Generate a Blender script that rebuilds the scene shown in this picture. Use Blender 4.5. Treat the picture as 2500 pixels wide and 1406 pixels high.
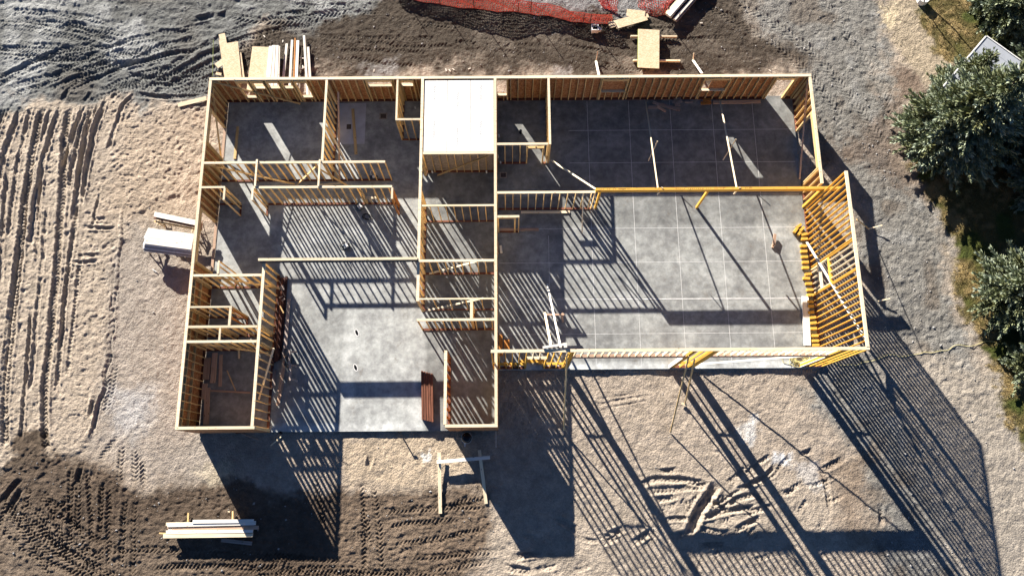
import bpy, math, random
import numpy as np
from mathutils import Vector, Matrix
for o in list(bpy.data.objects): bpy.data.objects.remove(o)
SC = bpy.context.scene
COL = SC.collection
random.seed(7)
# ------------------------------------------------------------------ camera (a drone 39 m above the slab)
CAMH = 39.2; FPX = 1862.4520904890153
RT = Vector((0.99996386, -0.0082691, 0.00197287)); UP = Vector((0.0075333, 0.96946527, 0.24511292)); FW = Vector((0.00393949, 0.2450892, -0.96949253))
cd = bpy.data.cameras.new('camera'); cam = bpy.data.objects.new('camera', cd); COL.objects.link(cam)
M = Matrix(((RT.x, UP.x, -FW.x, 0), (RT.y, UP.y, -FW.y, 0), (RT.z, UP.z, -FW.z, CAMH), (0, 0, 0, 1)))
cam.matrix_world = M
cd.sensor_width = 36; cd.lens = FPX / 2500 * 36; cd.clip_end = 2000; cd.clip_start = .5
SC.camera = cam
# ------------------------------------------------------------------ sky and sun
SUN_EL = math.radians(20.1); SUN_AZ = math.radians(31.3)       # light travels toward +x, -y
w = bpy.data.worlds.new('World'); SC.world = w; w.use_nodes = True
nt = w.node_tree; bg = nt.nodes['Background']
sky = nt.nodes.new('ShaderNodeTexSky'); sky.sky_type = 'NISHITA'; sky.sun_disc = False
sky.sun_elevation = SUN_EL; sky.sun_rotation = -SUN_AZ; sky.altitude = 2500; sky.air_density = .5; sky.dust_density = .0; sky.ozone_density = 3.5
nt.links.new(sky.outputs[0], bg.inputs[0]); bg.inputs[1].default_value = .05
sl = bpy.data.lights.new('sun', 'SUN'); sl.energy = 5.0; sl.angle = math.radians(.5); sl.color = (1, .93, .83)
so = bpy.data.objects.new('sun', sl); COL.objects.link(so)
d = Vector((math.sin(SUN_AZ) * math.cos(SUN_EL), -math.cos(SUN_AZ) * math.cos(SUN_EL), -math.sin(SUN_EL)))
so.rotation_euler = d.to_track_quat('-Z', 'Y').to_euler(); so.location = (-20, 40, 30)
vs = SC.view_settings; vs.view_transform = 'Standard'; vs.look = 'None'; vs.gamma = 1; vs.use_curve_mapping = False
vs.exposure = 1.68
try:
    SC.cycles.max_bounces = 6; SC.cycles.diffuse_bounces = 1
except Exception: pass
# ------------------------------------------------------------------ helpers
def at(px, py, z=0.0):            # the place, z metres above the slab, that the photograph shows at a pixel
    v = FW * FPX + RT * (px - 1250) - UP * (py - 703)
    k = (z - CAMH) / v.z
    return Vector((v.x * k, v.y * k, z))
def pxarr(X, Y, Z):
    x = X; y = Y; z = Z - CAMH
    dd = x * FW.x + y * FW.y + z * FW.z
    return 1250 + FPX * (x * RT.x + y * RT.y + z * RT.z) / dd, 703 - FPX * (x * UP.x + y * UP.y + z * UP.z) / dd
def tag(o, label=None, cat=None, group=None, kind=None):
    if label: o['label'] = label
    if cat: o['category'] = cat
    if group: o['group'] = group
    if kind: o['kind'] = kind
    return o
WM = {}
def place(o, M, parent=None):
    WM[o.name] = M
    if parent is not None:
        o.parent = parent; o.matrix_local = WM.get(parent.name, Matrix.Identity(4)).inverted() @ M
    else:
        o.matrix_world = M
    return o
def empty(name, loc, label, cat, group=None, parent=None):
    o = bpy.data.objects.new(name, None); COL.objects.link(o); o.empty_display_size = .2
    place(o, Matrix.Translation(Vector(loc)), parent); return tag(o, label, cat, group)
class MB:
    def __init__(s): s.v = []; s.f = []; s.m = []
    def box(s, a, b, mi=0):
        i = len(s.v); x0, y0, z0 = a; x1, y1, z1 = b
        s.v += [(x0,y0,z0),(x1,y0,z0),(x1,y1,z0),(x0,y1,z0),(x0,y0,z1),(x1,y0,z1),(x1,y1,z1),(x0,y1,z1)]
        for q in ((0,3,2,1),(4,5,6,7),(0,1,5,4),(1,2,6,5),(2,3,7,6),(3,0,4,7)): s.f.append(tuple(i+k for k in q)); s.m.append(mi)
    def obox(s, M, dims, mi=0):
        i = len(s.v); L, W, T = dims[0]/2, dims[1]/2, dims[2]/2
        for c in ((-L,-W,-T),(L,-W,-T),(L,W,-T),(-L,W,-T),(-L,-W,T),(L,-W,T),(L,W,T),(-L,W,T)): s.v.append(tuple(M @ Vector(c)))
        for q in ((0,3,2,1),(4,5,6,7),(0,1,5,4),(1,2,6,5),(2,3,7,6),(3,0,4,7)): s.f.append(tuple(i+k for k in q)); s.m.append(mi)
    def tube(s, pts, r, n=6, mi=0, cap=True):
        rings = []
        P = [Vector(p) for p in pts]
        for k, p in enumerate(P):
            t = (P[min(k+1, len(P)-1)] - P[max(k-1, 0)]).normalized()
            u = t.cross(Vector((0, 0, 1)))
            if u.length < 1e-3: u = t.cross(Vector((1, 0, 0)))
            u.normalize(); v = t.cross(u)
            rr = r[k] if isinstance(r, (list, tuple)) else r
            i = len(s.v); rings.append(i)
            for j in range(n):
                a = 2*math.pi*j/n; q = p + u*math.cos(a)*rr + v*math.sin(a)*rr; s.v.append(tuple(q))
        for a, b in zip(rings, rings[1:]):
            for j in range(n): s.f.append((a+j, a+(j+1)%n, b+(j+1)%n, b+j)); s.m.append(mi)
        if cap:
            s.f.append(tuple(rings[0]+j for j in range(n))); s.m.append(mi)
            s.f.append(tuple(rings[-1]+j for j in reversed(range(n)))); s.m.append(mi)
    def build(s, name, mats, parent=None, M=None, smooth=False):
        me = bpy.data.meshes.new(name)
        if M is None: M = Matrix.Identity(4)
        inv = M.inverted()
        me.from_pydata([tuple(inv @ Vector(v)) for v in s.v], [], s.f)
        if not isinstance(mats, (list, tuple)): mats = [mats]
        for m in mats: me.materials.append(m)
        me.polygons.foreach_set('material_index', s.m)
        if smooth: me.polygons.foreach_set('use_smooth', [True]*len(s.f))
        me.update()
        o = bpy.data.objects.new(name, me); COL.objects.link(o); place(o, M, parent); return o
CACHE = {}
def boxmesh(name, L, W, T, mat):     # box, long axis local X, shared between alike pieces; edges eased by 3 mm
    key = (round(L, 2), round(W, 3), round(T, 3), mat.name)
    if key in CACHE: return CACHE[key]
    me = bpy.data.meshes.new(name)
    b = min(.003, T*.2); l, w2, t = key[0]/2, W/2, T/2
    vs_ = []
    for sx in (-1, 1):
        x = sx*l
        for (yy, zz) in ((-w2+b,-t),(w2-b,-t),(w2,-t+b),(w2,t-b),(w2-b,t),(-w2+b,t),(-w2,t-b),(-w2,-t+b)): vs_.append((x, yy, zz))
    fs = [tuple(reversed(range(8))), tuple(range(8, 16))]
    for j in range(8): fs.append((j, (j+1)%8, 8+(j+1)%8, 8+j))
    me.from_pydata(vs_, [], fs); me.materials.append(mat); me.update(); CACHE[key] = me
    return me
def beam(name, a, b, W, T, mat, parent=None, up=(0, 0, 1), label=None, cat=None, group=None):
    """a board from a to b (centre line), W wide, T thick (T along 'up')"""
    a = Vector(a); b = Vector(b); x = (b-a); L = x.length; x.normalize()
    upv = Vector(up)
    if abs(x.dot(upv)) > .98: upv = Vector((0, 1, 0))
    y = upv.cross(x).normalized(); z = x.cross(y)
    c = (a+b)/2
    Mx = Matrix(((x.x,y.x,z.x,c.x),(x.y,y.y,z.y,c.y),(x.z,y.z,z.z,c.z),(0,0,0,1)))
    o = bpy.data.objects.new(name, boxmesh(name, L, W, T, mat)); COL.objects.link(o)
    if round(L, 2) > 0: Mx = Mx @ Matrix.Diagonal((L/round(L, 2), 1, 1, 1))
    place(o, Mx, parent); return tag(o, label, cat, group)
# ------------------------------------------------------------------ materials
def newmat(name, rough=.8):
    m = bpy.data.materials.new(name); m.use_nodes = True; n = m.node_tree; b = n.nodes['Principled BSDF']
    b.inputs['Roughness'].default_value = rough
    try: b.inputs['Specular IOR Level'].default_value = .3
    except Exception: pass
    return m, n, b
def nd(n, t, **k):
    x = n.nodes.new(t)
    for a, v in k.items():
        if hasattr(x, a): setattr(x, a, v)
        else: x.inputs[a].default_value = v
    return x
def ramp(n, stops):
    r = n.nodes.new('ShaderNodeValToRGB'); e = r.color_ramp.elements
    while len(e) < len(stops): e.new(.5)
    for i, (p, c) in enumerate(stops): e[i].position = p; e[i].color = (*c, 1)
    return r
def wood(name, c1, c2, c3, rough=.75, vary=.25):
    """sawn timber: grain along local X, knots, each piece a little different in tone"""
    m, n, b = newmat(name, rough); L = n.links.new
    tc = nd(n, 'ShaderNodeTexCoord'); oi = nd(n, 'ShaderNodeObjectInfo')
    add = nd(n, 'ShaderNodeVectorMath', operation='MULTIPLY_ADD'); 
    cmb = nd(n, 'ShaderNodeCombineXYZ'); 
    for k in range(3): L(oi.outputs['Random'], cmb.inputs[k])
    L(cmb.outputs[0], add.inputs[0]); add.inputs[1].default_value = (37, 11, 23); L(tc.outputs['Object'], add.inputs[2])
    mp = nd(n, 'ShaderNodeMapping'); mp.inputs['Scale'].default_value = (1.3, 26, 26); L(add.outputs[0], mp.inputs[0])
    n1 = nd(n, 'ShaderNodeTexNoise', Scale=1.0, Detail=5.0); L(mp.outputs[0], n1.inputs['Vector'])
    r = ramp(n, [(.3, c1), (.55, c2), (.75, c3)]); L(n1.outputs[0], r.inputs[0])
    mp2 = nd(n, 'ShaderNodeMapping'); mp2.inputs['Scale'].default_value = (2.2, 9, 9); L(add.outputs[0], mp2.inputs[0])
    vo = nd(n, 'ShaderNodeTexVoronoi', Scale=1.0); L(mp2.outputs[0], vo.inputs['Vector'])
    kr = ramp(n, [(.0, (1, 1, 1)), (.09, (1, 1, 1)), (.14, (0, 0, 0))]); L(vo.outputs['Distance'], kr.inputs[0])
    mx = nd(n, 'ShaderNodeMixRGB'); mx.inputs[2].default_value = (c1[0]*.35, c1[1]*.28, c1[2]*.2, 1); L(kr.outputs[0], mx.inputs[0]); L(r.outputs[0], mx.inputs[1])
    hs = nd(n, 'ShaderNodeHueSaturation'); mr = nd(n, 'ShaderNodeMapRange'); mr.inputs[3].default_value = 1-vary; mr.inputs[4].default_value = 1+vary*.5
    L(oi.outputs['Random'], mr.inputs[0]); L(mr.outputs[0], hs.inputs['Value']); L(mx.outputs[0], hs.inputs['Color']); L(hs.outputs[0], b.inputs['Base Color'])
    bp = nd(n, 'ShaderNodeBump', Strength=.25, Distance=.004); L(n1.outputs[0], bp.inputs['Height']); L(bp.outputs[0], b.inputs['Normal'])
    return m
PINE = wood('pine_framing', (.62, .41, .16), (.82, .57, .27), (.86, .66, .37))
PLATE = wood('pale_plate', (.70, .55, .36), (.82, .69, .48), (.86, .76, .58), vary=.22)
WHITEW = wood('pale_lumber', (.74, .68, .58), (.84, .79, .70), (.88, .84, .77), vary=.16)
LSL = wood('yellow_laminated_timber', (.60, .30, .045), (.74, .42, .07), (.80, .50, .10), vary=.12)
ORANGE = wood('orange_board', (.35, .13, .03), (.50, .21, .05), (.58, .28, .08))
TREATED = wood('brown_treated_timber', (.13, .045, .028), (.22, .085, .05), (.28, .12, .075))
DARKB = wood('dark_brown_beam', (.035, .014, .012), (.075, .03, .024), (.11, .05, .035))
GREYW = wood('weathered_and_shaded_grey_board', (.28, .22, .19), (.38, .31, .27), (.46, .39, .34))
PINKW = wood('pinkish_board', (.44, .28, .19), (.56, .38, .27), (.64, .46, .34))
def osbmat(name, cols, sc=1.0):
    m, n, b = newmat(name, .8); L = n.links.new
    tc = nd(n, 'ShaderNodeNewGeometry'); 
    vo = nd(n, 'ShaderNodeTexVoronoi', Scale=16*sc); mp = nd(n, 'ShaderNodeMapping'); mp.inputs['Scale'].default_value = (1, 1.7, .8); L(tc.outputs['Position'], mp.inputs[0]); L(mp.outputs[0], vo.inputs['Vector'])
    n1 = nd(n, 'ShaderNodeTexNoise', Scale=3.0, Detail=6.0); L(tc.outputs['Position'], n1.inputs['Vector'])
    sp = nd(n, 'ShaderNodeSeparateColor'); L(vo.outputs['Color'], sp.inputs[0])
    mm = nd(n, 'ShaderNodeMath', operation='MULTIPLY_ADD'); L(sp.outputs[0], mm.inputs[0]); mm.inputs[1].default_value = .55; 
    m2 = nd(n, 'ShaderNodeMath', operation='MULTIPLY'); L(n1.outputs[0], m2.inputs[0]); m2.inputs[1].default_value = .45; L(m2.outputs[0], mm.inputs[2])
    r = ramp(n, [(.1, cols[0]), (.45, cols[1]), (.8, cols[2])]); L(mm.outputs[0], r.inputs[0]); L(r.outputs[0], b.inputs['Base Color'])
    bp = nd(n, 'ShaderNodeBump', Strength=.3, Distance=.003); L(sp.outputs[0], bp.inputs['Height']); L(bp.outputs[0], b.inputs['Normal'])
    return m
OSB = osbmat('strand_board', ((.22, .075, .028), (.40, .17, .065), (.55, .29, .13)))
OSBL = osbmat('pale_strand_board', ((.48, .34, .20), (.62, .48, .31), (.72, .60, .43)))
OSBW = osbmat('white_sealed_strand_board', ((.80, .79, .75), (.86, .85, .82), (.9, .89, .87)))
OSBG = osbmat('grey_strand_board', ((.20, .16, .13), (.30, .25, .21), (.38, .33, .28)))
def plain(name, c, rough=.6, metal=0, ns=0, amt=.2):
    m, n, b = newmat(name, rough); L = n.links.new
    b.inputs['Metallic'].default_value = metal
    g = nd(n, 'ShaderNodeNewGeometry'); t = nd(n, 'ShaderNodeTexNoise', Scale=ns or 6.0, Detail=5.0); L(g.outputs['Position'], t.inputs['Vector'])
    r = ramp(n, [(.3, tuple(x*(1-amt) for x in c)), (.7, tuple(min(1, x*(1+amt)) for x in c))]); L(t.outputs[0], r.inputs[0]); L(r.outputs[0], b.inputs['Base Color'])
    return m
STEELW = plain('galvanised_steel', (.72, .72, .70), .4, .3)
STEELD = plain('dark_primed_steel', (.05, .065, .085), .5, .2)
BLACKP = plain('black_plastic', (.012, .012, .014), .25)
WHITEP = plain('white_plastic', (.75, .74, .72), .4)
RUST = plain('rusty_steel_stake', (.10, .035, .025), .8)
NETM = plain('orange_red_netting', (.9, .20, .16), .6)
ROPE = plain('yellow_rope', (.62, .55, .24), .8)
GREENM = plain('faded_green_board_edge', (.20, .24, .06), .8)
INK = plain('grey_ink', (.22, .22, .22), .9)
INKD = plain('black_ink', (.06, .04, .03), .9)
METALR = plain('pale_metal_roof', (.50, .53, .58), .35, .3, 2.0, .06)
# concrete
CONC, n, b = newmat('power_trowelled_concrete', .55); L = n.links.new
g = nd(n, 'ShaderNodeNewGeometry')
t1 = nd(n, 'ShaderNodeTexNoise', Scale=.5, Detail=6.0, Roughness=.7, Distortion=.2); L(g.outputs['Position'], t1.inputs['Vector'])
t2 = nd(n, 'ShaderNodeTexNoise', Scale=2.4, Detail=8.0, Roughness=.68, Distortion=.15); L(g.outputs['Position'], t2.inputs['Vector'])
t3 = nd(n, 'ShaderNodeTexNoise', Scale=40.0, Detail=3.0); L(g.outputs['Position'], t3.inputs['Vector'])
a1 = nd(n, 'ShaderNodeMath', operation='MULTIPLY_ADD'); L(t2.outputs[0], a1.inputs[0]); a1.inputs[1].default_value = .52
a0 = nd(n, 'ShaderNodeMath', operation='MULTIPLY'); L(t1.outputs[0], a0.inputs[0]); a0.inputs[1].default_value = .58; L(a0.outputs[0], a1.inputs[2])
r = ramp(n, [(.40, (.19, .195, .195)), (.50, (.27, .275, .275)), (.58, (.36, .37, .365)), (.70, (.52, .53, .525))]); L(a1.outputs[0], r.inputs[0])
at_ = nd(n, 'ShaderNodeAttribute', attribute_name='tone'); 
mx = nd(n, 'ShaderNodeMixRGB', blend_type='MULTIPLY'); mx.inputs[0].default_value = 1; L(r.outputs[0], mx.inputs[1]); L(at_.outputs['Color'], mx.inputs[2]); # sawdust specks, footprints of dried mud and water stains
sv = nd(n, 'ShaderNodeTexVoronoi', Scale=7.0); L(g.outputs['Position'], sv.inputs['Vector']); sr = ramp(n, [(0, (1, 1, 1)), (.05, (1, 1, 1)), (.09, (0, 0, 0))]); L(sv.outputs['Distance'], sr.inputs[0])
pt = nd(n, 'ShaderNodeTexNoise', Scale=.9, Detail=3.0); L(g.outputs['Position'], pt.inputs['Vector']); pr = ramp(n, [(.52, (0, 0, 0)), (.62, (1, 1, 1))]); L(pt.outputs[0], pr.inputs[0])
sm_ = nd(n, 'ShaderNodeMath', operation='MULTIPLY'); L(sr.outputs[0], sm_.inputs[0]); L(pr.outputs[0], sm_.inputs[1]); s2_ = nd(n, 'ShaderNodeMath', operation='MULTIPLY'); L(sm_.outputs[0], s2_.inputs[0]); s2_.inputs[1].default_value = .6
m5 = nd(n, 'ShaderNodeMixRGB'); m5.inputs[2].default_value = (.55, .47, .34, 1); L(s2_.outputs[0], m5.inputs[0]); L(mx.outputs[0], m5.inputs[1])
mt = nd(n, 'ShaderNodeTexNoise', Scale=1.1, Detail=9.0, Roughness=.8, Distortion=.4); L(g.outputs['Position'], mt.inputs['Vector']); mr5 = ramp(n, [(.56, (0, 0, 0)), (.70, (.55, .55, .55))]); L(mt.outputs[0], mr5.inputs[0])
m6 = nd(n, 'ShaderNodeMixRGB'); m6.inputs[2].default_value = (.17, .14, .11, 1); L(mr5.outputs[0], m6.inputs[0]); L(m5.outputs[0], m6.inputs[1]); L(m6.outputs[0], b.inputs['Base Color'])
rr = nd(n, 'ShaderNodeMapRange'); rr.inputs[3].default_value = .42; rr.inputs[4].default_value = .8; L(t2.outputs[0], rr.inputs[0]); L(rr.outputs[0], b.inputs['Roughness'])
bp = nd(n, 'ShaderNodeBump', Strength=.12, Distance=.01); L(t3.outputs[0], bp.inputs['Height']); L(bp.outputs[0], b.inputs['Normal'])
JOINT = plain('pale_saw_cut_dust', (.66, .66, .65), .9)
WETC = plain('pale_blue_grey_membrane', (.50, .51, .56), .5, 0, 2.0, .15)
# soil
SOIL, n, b = newmat('site_soil', .95); L = n.links.new
b.inputs['Specular IOR Level'].default_value = .15
g = nd(n, 'ShaderNodeNewGeometry'); atc = nd(n, 'ShaderNodeAttribute', attribute_name='soil')
t1 = nd(n, 'ShaderNodeTexNoise', Scale=1.6, Detail=8.0, Roughness=.7); L(g.outputs['Position'], t1.inputs['Vector'])
t2 = nd(n, 'ShaderNodeTexNoise', Scale=10.0, Detail=8.0, Roughness=.9); L(g.outputs['Position'], t2.inputs['Vector'])
v1 = nd(n, 'ShaderNodeTexVoronoi', Scale=11.0); L(g.outputs['Position'], v1.inputs['Vector'])
r1 = nd(n, 'ShaderNodeMapRange'); r1.inputs[1].default_value = .25; r1.inputs[2].default_value = .75; r1.inputs[3].default_value = .74; r1.inputs[4].default_value = 1.22; L(t1.outputs[0], r1.inputs[0])
r2 = nd(n, 'ShaderNodeMapRange'); r2.inputs[1].default_value = .25; r2.inputs[2].default_value = .75; r2.inputs[3].default_value = .5; r2.inputs[4].default_value = 1.45; L(t2.outputs[0], r2.inputs[0])
mu = nd(n, 'ShaderNodeMath', operation='MULTIPLY'); L(r1.outputs[0], mu.inputs[0]); L(r2.outputs[0], mu.inputs[1])
cm = nd(n, 'ShaderNodeVectorMath', operation='SCALE'); L(atc.outputs['Color'], cm.inputs[0]); L(mu.outputs[0], cm.inputs['Scale']); L(cm.outputs[0], b.inputs['Base Color'])
bb = nd(n, 'ShaderNodeMath', operation='MULTIPLY_ADD'); L(v1.outputs['Distance'], bb.inputs[0]); bb.inputs[1].default_value = -.45; L(t2.outputs[0], bb.inputs[2])
bp = nd(n, 'ShaderNodeBump', Strength=1.0, Distance=.075); L(bb.outputs[0], bp.inputs['Height']); L(bp.outputs[0], b.inputs['Normal'])
# foliage
def leafmat(name, cols):
    m, n, b = newmat(name, .6); L = n.links.new
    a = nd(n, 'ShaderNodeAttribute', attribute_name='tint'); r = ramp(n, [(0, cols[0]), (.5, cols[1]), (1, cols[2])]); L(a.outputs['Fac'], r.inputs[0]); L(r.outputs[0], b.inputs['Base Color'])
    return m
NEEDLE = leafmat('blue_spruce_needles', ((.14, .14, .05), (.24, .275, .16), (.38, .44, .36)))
GRASSM = leafmat('dry_lawn_grass', ((.06, .075, .018), (.16, .13, .05), (.34, .25, .11)))
BARK = plain('spruce_bark', (.09, .06, .045), .9)
STONE = plain('loose_stone', (.28, .27, .26), .9, 0, 4.0, .35)
# ------------------------------------------------------------------ ground: one relief sheet with ruts and tread marks
rng = np.random.default_rng(3)
def vnoise(X, Y, sc, seed):
    g_ = np.random.default_rng(seed).random((256, 256)).astype(np.float32)
    u = X/sc; v = Y/sc; iu = np.floor(u).astype(int); iv = np.floor(v).astype(int); fu = u-iu; fv = v-iv
    fu = fu*fu*(3-2*fu); fv = fv*fv*(3-2*fv); iu %= 256; iv %= 256; ju = (iu+1) % 256; jv = (iv+1) % 256
    return (g_[iu, iv]*(1-fu)*(1-fv)+g_[ju, iv]*fu*(1-fv)+g_[iu, jv]*(1-fu)*fv+g_[ju, jv]*fu*fv)*2-1
def rot(X, Y, a): c, s = math.cos(a), math.sin(a); return X*c+Y*s, -X*s+Y*c
GX0, GX1, GY0, GY1, ST = -30.0, 32.0, -6.0, 30.0, .047
nx = int((GX1-GX0)/ST)+1; ny = int((GY1-GY0)/ST)+1
X, Y = np.meshgrid(np.linspace(GX0, GX1, nx), np.linspace(GY0, GY1, ny), indexing='ij')
X = X.ravel(); Y = Y.ravel()
PX, PY = pxarr(X, Y, np.full_like(X, -.15))
def sm(a, b, t): q = np.clip((t-a)/(b-a), 0, 1); return q*q*(3-2*q)
FN1 = vnoise(X, Y, .16, 71)+.7*vnoise(X, Y, .3, 72); FN2 = vnoise(X, Y, .15, 73)+.7*vnoise(X, Y, .33, 74)
def poly(pts, soft, warp=18, seed=5):
    """soft membership of a patch of soil, its outline given in photo pixels"""
    wx = PX + warp*(vnoise(X, Y, 1.7, seed)+.6*vnoise(X, Y, .5, seed+1))+9*FN1; wy = PY + warp*(vnoise(X, Y, 1.7, seed+2)+.6*vnoise(X, Y, .5, seed+3))+9*FN2
    ins = np.zeros(len(PX), bool); dist = np.full(len(PX), 1e9)
    n_ = len(pts)
    for i in range(n_):
        x1, y1 = pts[i]; x2, y2 = pts[(i+1) % n_]
        c = ((y1 > wy) != (y2 > wy)) & (wx < (x2-x1)*(wy-y1)/((y2-y1) or 1e-9)+x1); ins ^= c
        dx, dy = x2-x1, y2-y1; t = np.clip(((wx-x1)*dx+(wy-y1)*dy)/(dx*dx+dy*dy), 0, 1)
        dist = np.minimum(dist, np.hypot(wx-x1-t*dx, wy-y1-t*dy))
    return sm(-soft, soft, np.where(ins, dist, -dist))
col = np.empty((len(X), 3)); col[:] = (.40, .335, .27)                   # grey tan gravelly fill
def mixc(mask, c): 
    global col
    col = col*(1-mask[:, None])+np.array(c)*mask[:, None]
big = vnoise(X, Y, 3.1, 11); mid = vnoise(X, Y, .9, 12); sml = vnoise(X, Y, .3, 13)
sand = poly([(-900,262),(520,255),(545,450),(330,520),(290,640),(270,850),(240,1000),(205,1110),(60,1150),(-900,1010)], 12, 8)
mixc(sand, (.45, .375, .295))
mixc(poly([(520,255),(300,300),(260,520),(420,560),(520,500),(545,300)], 40, 20), (.46, .37, .28))
mixc(poly([(280,640),(250,1000),(220,1100),(420,1180),(560,1180),(480,1050),(450,700),(400,560),(330,560)], 30, 15), (.37, .32, .27))
mixc(poly([(300,940),(390,930),(400,1010),(350,1080),(290,1060),(280,1000)], 35, 30)*.8, (.47, .46, .45))
mixc(poly([(480,1150),(570,1130),(590,1180),(520,1195)], 20, 15)*.6, (.55, .47, .33))
greyTL = poly([(-900,-700),(1000,-700),(930,0),(780,70),(640,60),(560,110),(540,180),(480,240),(300,250),(0,256),(-900,262)], 22, 30)
brownT = poly([(560,110),(700,60),(880,-20),(1000,-60),(1500,-30),(1830,-10),(1840,60),(1960,120),(2060,230),(2100,300),(1990,420),(1960,185),(510,185),(480,240)], 30, 30)
mixc(brownT, (.075, .060, .046)); mixc(brownT*sm(.2, .9, mid+.6*big)*.6, (.15, .125, .10))
mixc(greyTL, (.165, .168, .16))
mixc(greyTL*sm(.0, .7, big+.4*mid), (.33, .335, .325)); mixc(greyTL*sm(.25, .9, -big), (.14, .13, .115))
mixc(poly([(1090,-200),(1600,-200),(1660,10),(1560,45),(1500,30),(1250,10)], 14, 10)*.8, (.27, .27, .27))
mixc(poly([(900,160),(960,130),(960,200),(900,200)], 14, 15)*.7, (.30, .29, .28))
mixc(poly([(1340,170),(1380,165),(1390,200),(1340,200)], 12, 15)*.6, (.34, .32, .31))
greyR = poly([(1740,-300),(2130,-300),(2150,0),(2150,160),(2190,340),(2210,430),(2290,520),(2320,700),(2380,900),(2420,1406),(2440,1900),(2150,1900),(2140,1406),(2140,1280),(2080,1100),(1950,940),(2020,880),(2120,850),(2080,450),(2010,370),(1960,160),(1850,60)], 25, 25)
mixc(greyR, (.225, .215, .195)); mixc(greyR*sm(.15, .8, mid+.5*big)*.7, (.29, .285, .27)); mixc(greyR*sm(.3, .9, -mid-.6*big)*.8, (.165, .14, .115))
mixc(poly([(2140,840),(2210,840),(2400,900),(2900,1000),(2900,1900),(2400,1900),(2300,1300)], 45, 25), (.38, .335, .28))
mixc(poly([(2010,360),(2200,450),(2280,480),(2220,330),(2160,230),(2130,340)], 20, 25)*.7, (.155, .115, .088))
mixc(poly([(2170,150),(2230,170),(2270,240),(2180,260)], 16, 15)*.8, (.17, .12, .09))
path = poly([(2140,-300),(2260,-300),(2300,60),(2340,130),(2290,240),(2230,180),(2170,100)], 16, 18)
mixc(path, (.40, .33, .24)); mixc(poly([(2150,20),(2190,20),(2195,60),(2160,65)], 10, 8), (.60, .50, .34))
lawn = poly([(2240,-300),(2900,-300),(2900,1300),(2480,1090),(2420,900),(2360,760),(2340,660),(2290,500),(2240,400),(2270,260),(2340,150),(2240,60)], 16, 22)
mixc(lawn, (.13, .105, .04)); mixc(lawn*sm(-.1, .6, mid+.6*sml), (.30, .22, .10)); mixc(lawn*sm(.2, .7, -mid), (.07, .085, .02))
brownBL = poly([(-900,1180),(0,1150),(100,1100),(190,1125),(270,1165),(350,1200),(480,1195),(580,1185),(700,1195),(850,1200),(920,1185),(1080,1190),(1160,1200),(1200,1290),(1190,1345),(1120,1420),(1050,1900),(-900,1900)], 20, 18)
mixc(brownBL, (.118, .086, .062)); mixc(brownBL*sm(-.1, .8, big)*.7, (.185, .143, .107)); mixc(brownBL*sm(.2, .9, mid-.5*big)*.4, (.07, .054, .042)); mixc(poly([(30,1060),(110,1050),(115,1130),(20,1140)], 12, 12), (.12, .09, .065))
mixc(poly([(850,1200),(1190,1200),(1200,1420),(830,1420)], 60, 25)*.55, (.22, .165, .12)); mixc(poly([(-50,1150),(480,1190),(620,1230),(560,1290),(300,1330),(0,1280)], 40, 30)*.45, (.085, .062, .045)); mixc(poly([(20,1220),(200,1300),(260,1420),(0,1420)], 40, 25)*.5, (.24, .19, .145))
mixc(poly([(830,1060),(1120,1060),(1150,1150),(1050,1180),(840,1180)], 22, 15), (.47, .38, .28))
mixc(poly([(1210,1290),(1320,1180),(1700,1150),(2050,1180),(2060,1406),(2060,1900),(1200,1900),(1190,1345)], 35, 20), (.42, .355, .285))
mixc(poly([(2000,1120),(2120,1100),(2130,1300),(2060,1310)], 48, 30)*.75, (.24, .18, .13))
mixc(poly([(1800,1040),(1840,1010),(1850,1060),(1820,1080)], 12, 12)*.8, (.62, .61, .59))
mixc(poly([(1875,1105),(1925,1100),(1930,1135),(1880,1135)], 9, 10), (.66, .65, .64)); mixc(poly([(1030,1100),(1055,1100),(1055,1130),(1032,1130)], 5, 5), (.7, .68, .64))
mixc(poly([(1940,1130),(1990,1120),(2010,1200),(1960,1180)], 14, 10)*.6, (.55, .53, .51))
# relief
rough_ = .5+.0*X
Z = -.15 + .025*big*.5
a_, b_ = rot(X, Y, .35); ripple = vnoise(a_, b_*1.8, .33, 21)
bump = .5*sml+.55*vnoise(X, Y, .19, 14)+.5*vnoise(X, Y, .12, 15)+.3*np.maximum(vnoise(X, Y, .15, 16), 0)
Z += .014*mid + .026*bump
foot = np.abs(vnoise(X, Y, .27, 31)); pits = -np.clip(.35-foot, 0, 1)*0
pit = np.clip(vnoise(X, Y, .17, 32)+.35*vnoise(X, Y, .11, 33)-.1, 0, .6)*(.5+.5*sm(-.5,.4,mid))
Z += sand*(.012*np.minimum(ripple, .2)-.06*pit+.014*vnoise(X, Y, .11, 22)) + .05*sand
far = sm(-.3, .8, big); 
Z += greyTL*(.032*vnoise(*rot(X*1.0, Y, -.5)[:1], rot(X, Y*3.2, -.35)[1], .8, 23)+.02*vnoise(X, Y, .14, 24))
Z += greyR*(.02*vnoise(X, Y, .2, 25)+.05*np.clip(vnoise(X, Y, .35, 27)-.5, 0, 1)) + brownBL*(.022*vnoise(X, Y, .16, 26)+.02*vnoise(*rot(X, Y*2.5, .9), .2, 28)) + brownT*.02*vnoise(X, Y, .16, 29)
Z += poly([(480,235),(300,243),(250,262),(300,285),(500,262)], 12, 10)*.03
col *= (1+.10*vnoise(X, Y, .22, 41)[:, None]+.08*vnoise(X, Y, .6, 42)[:, None])
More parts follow.
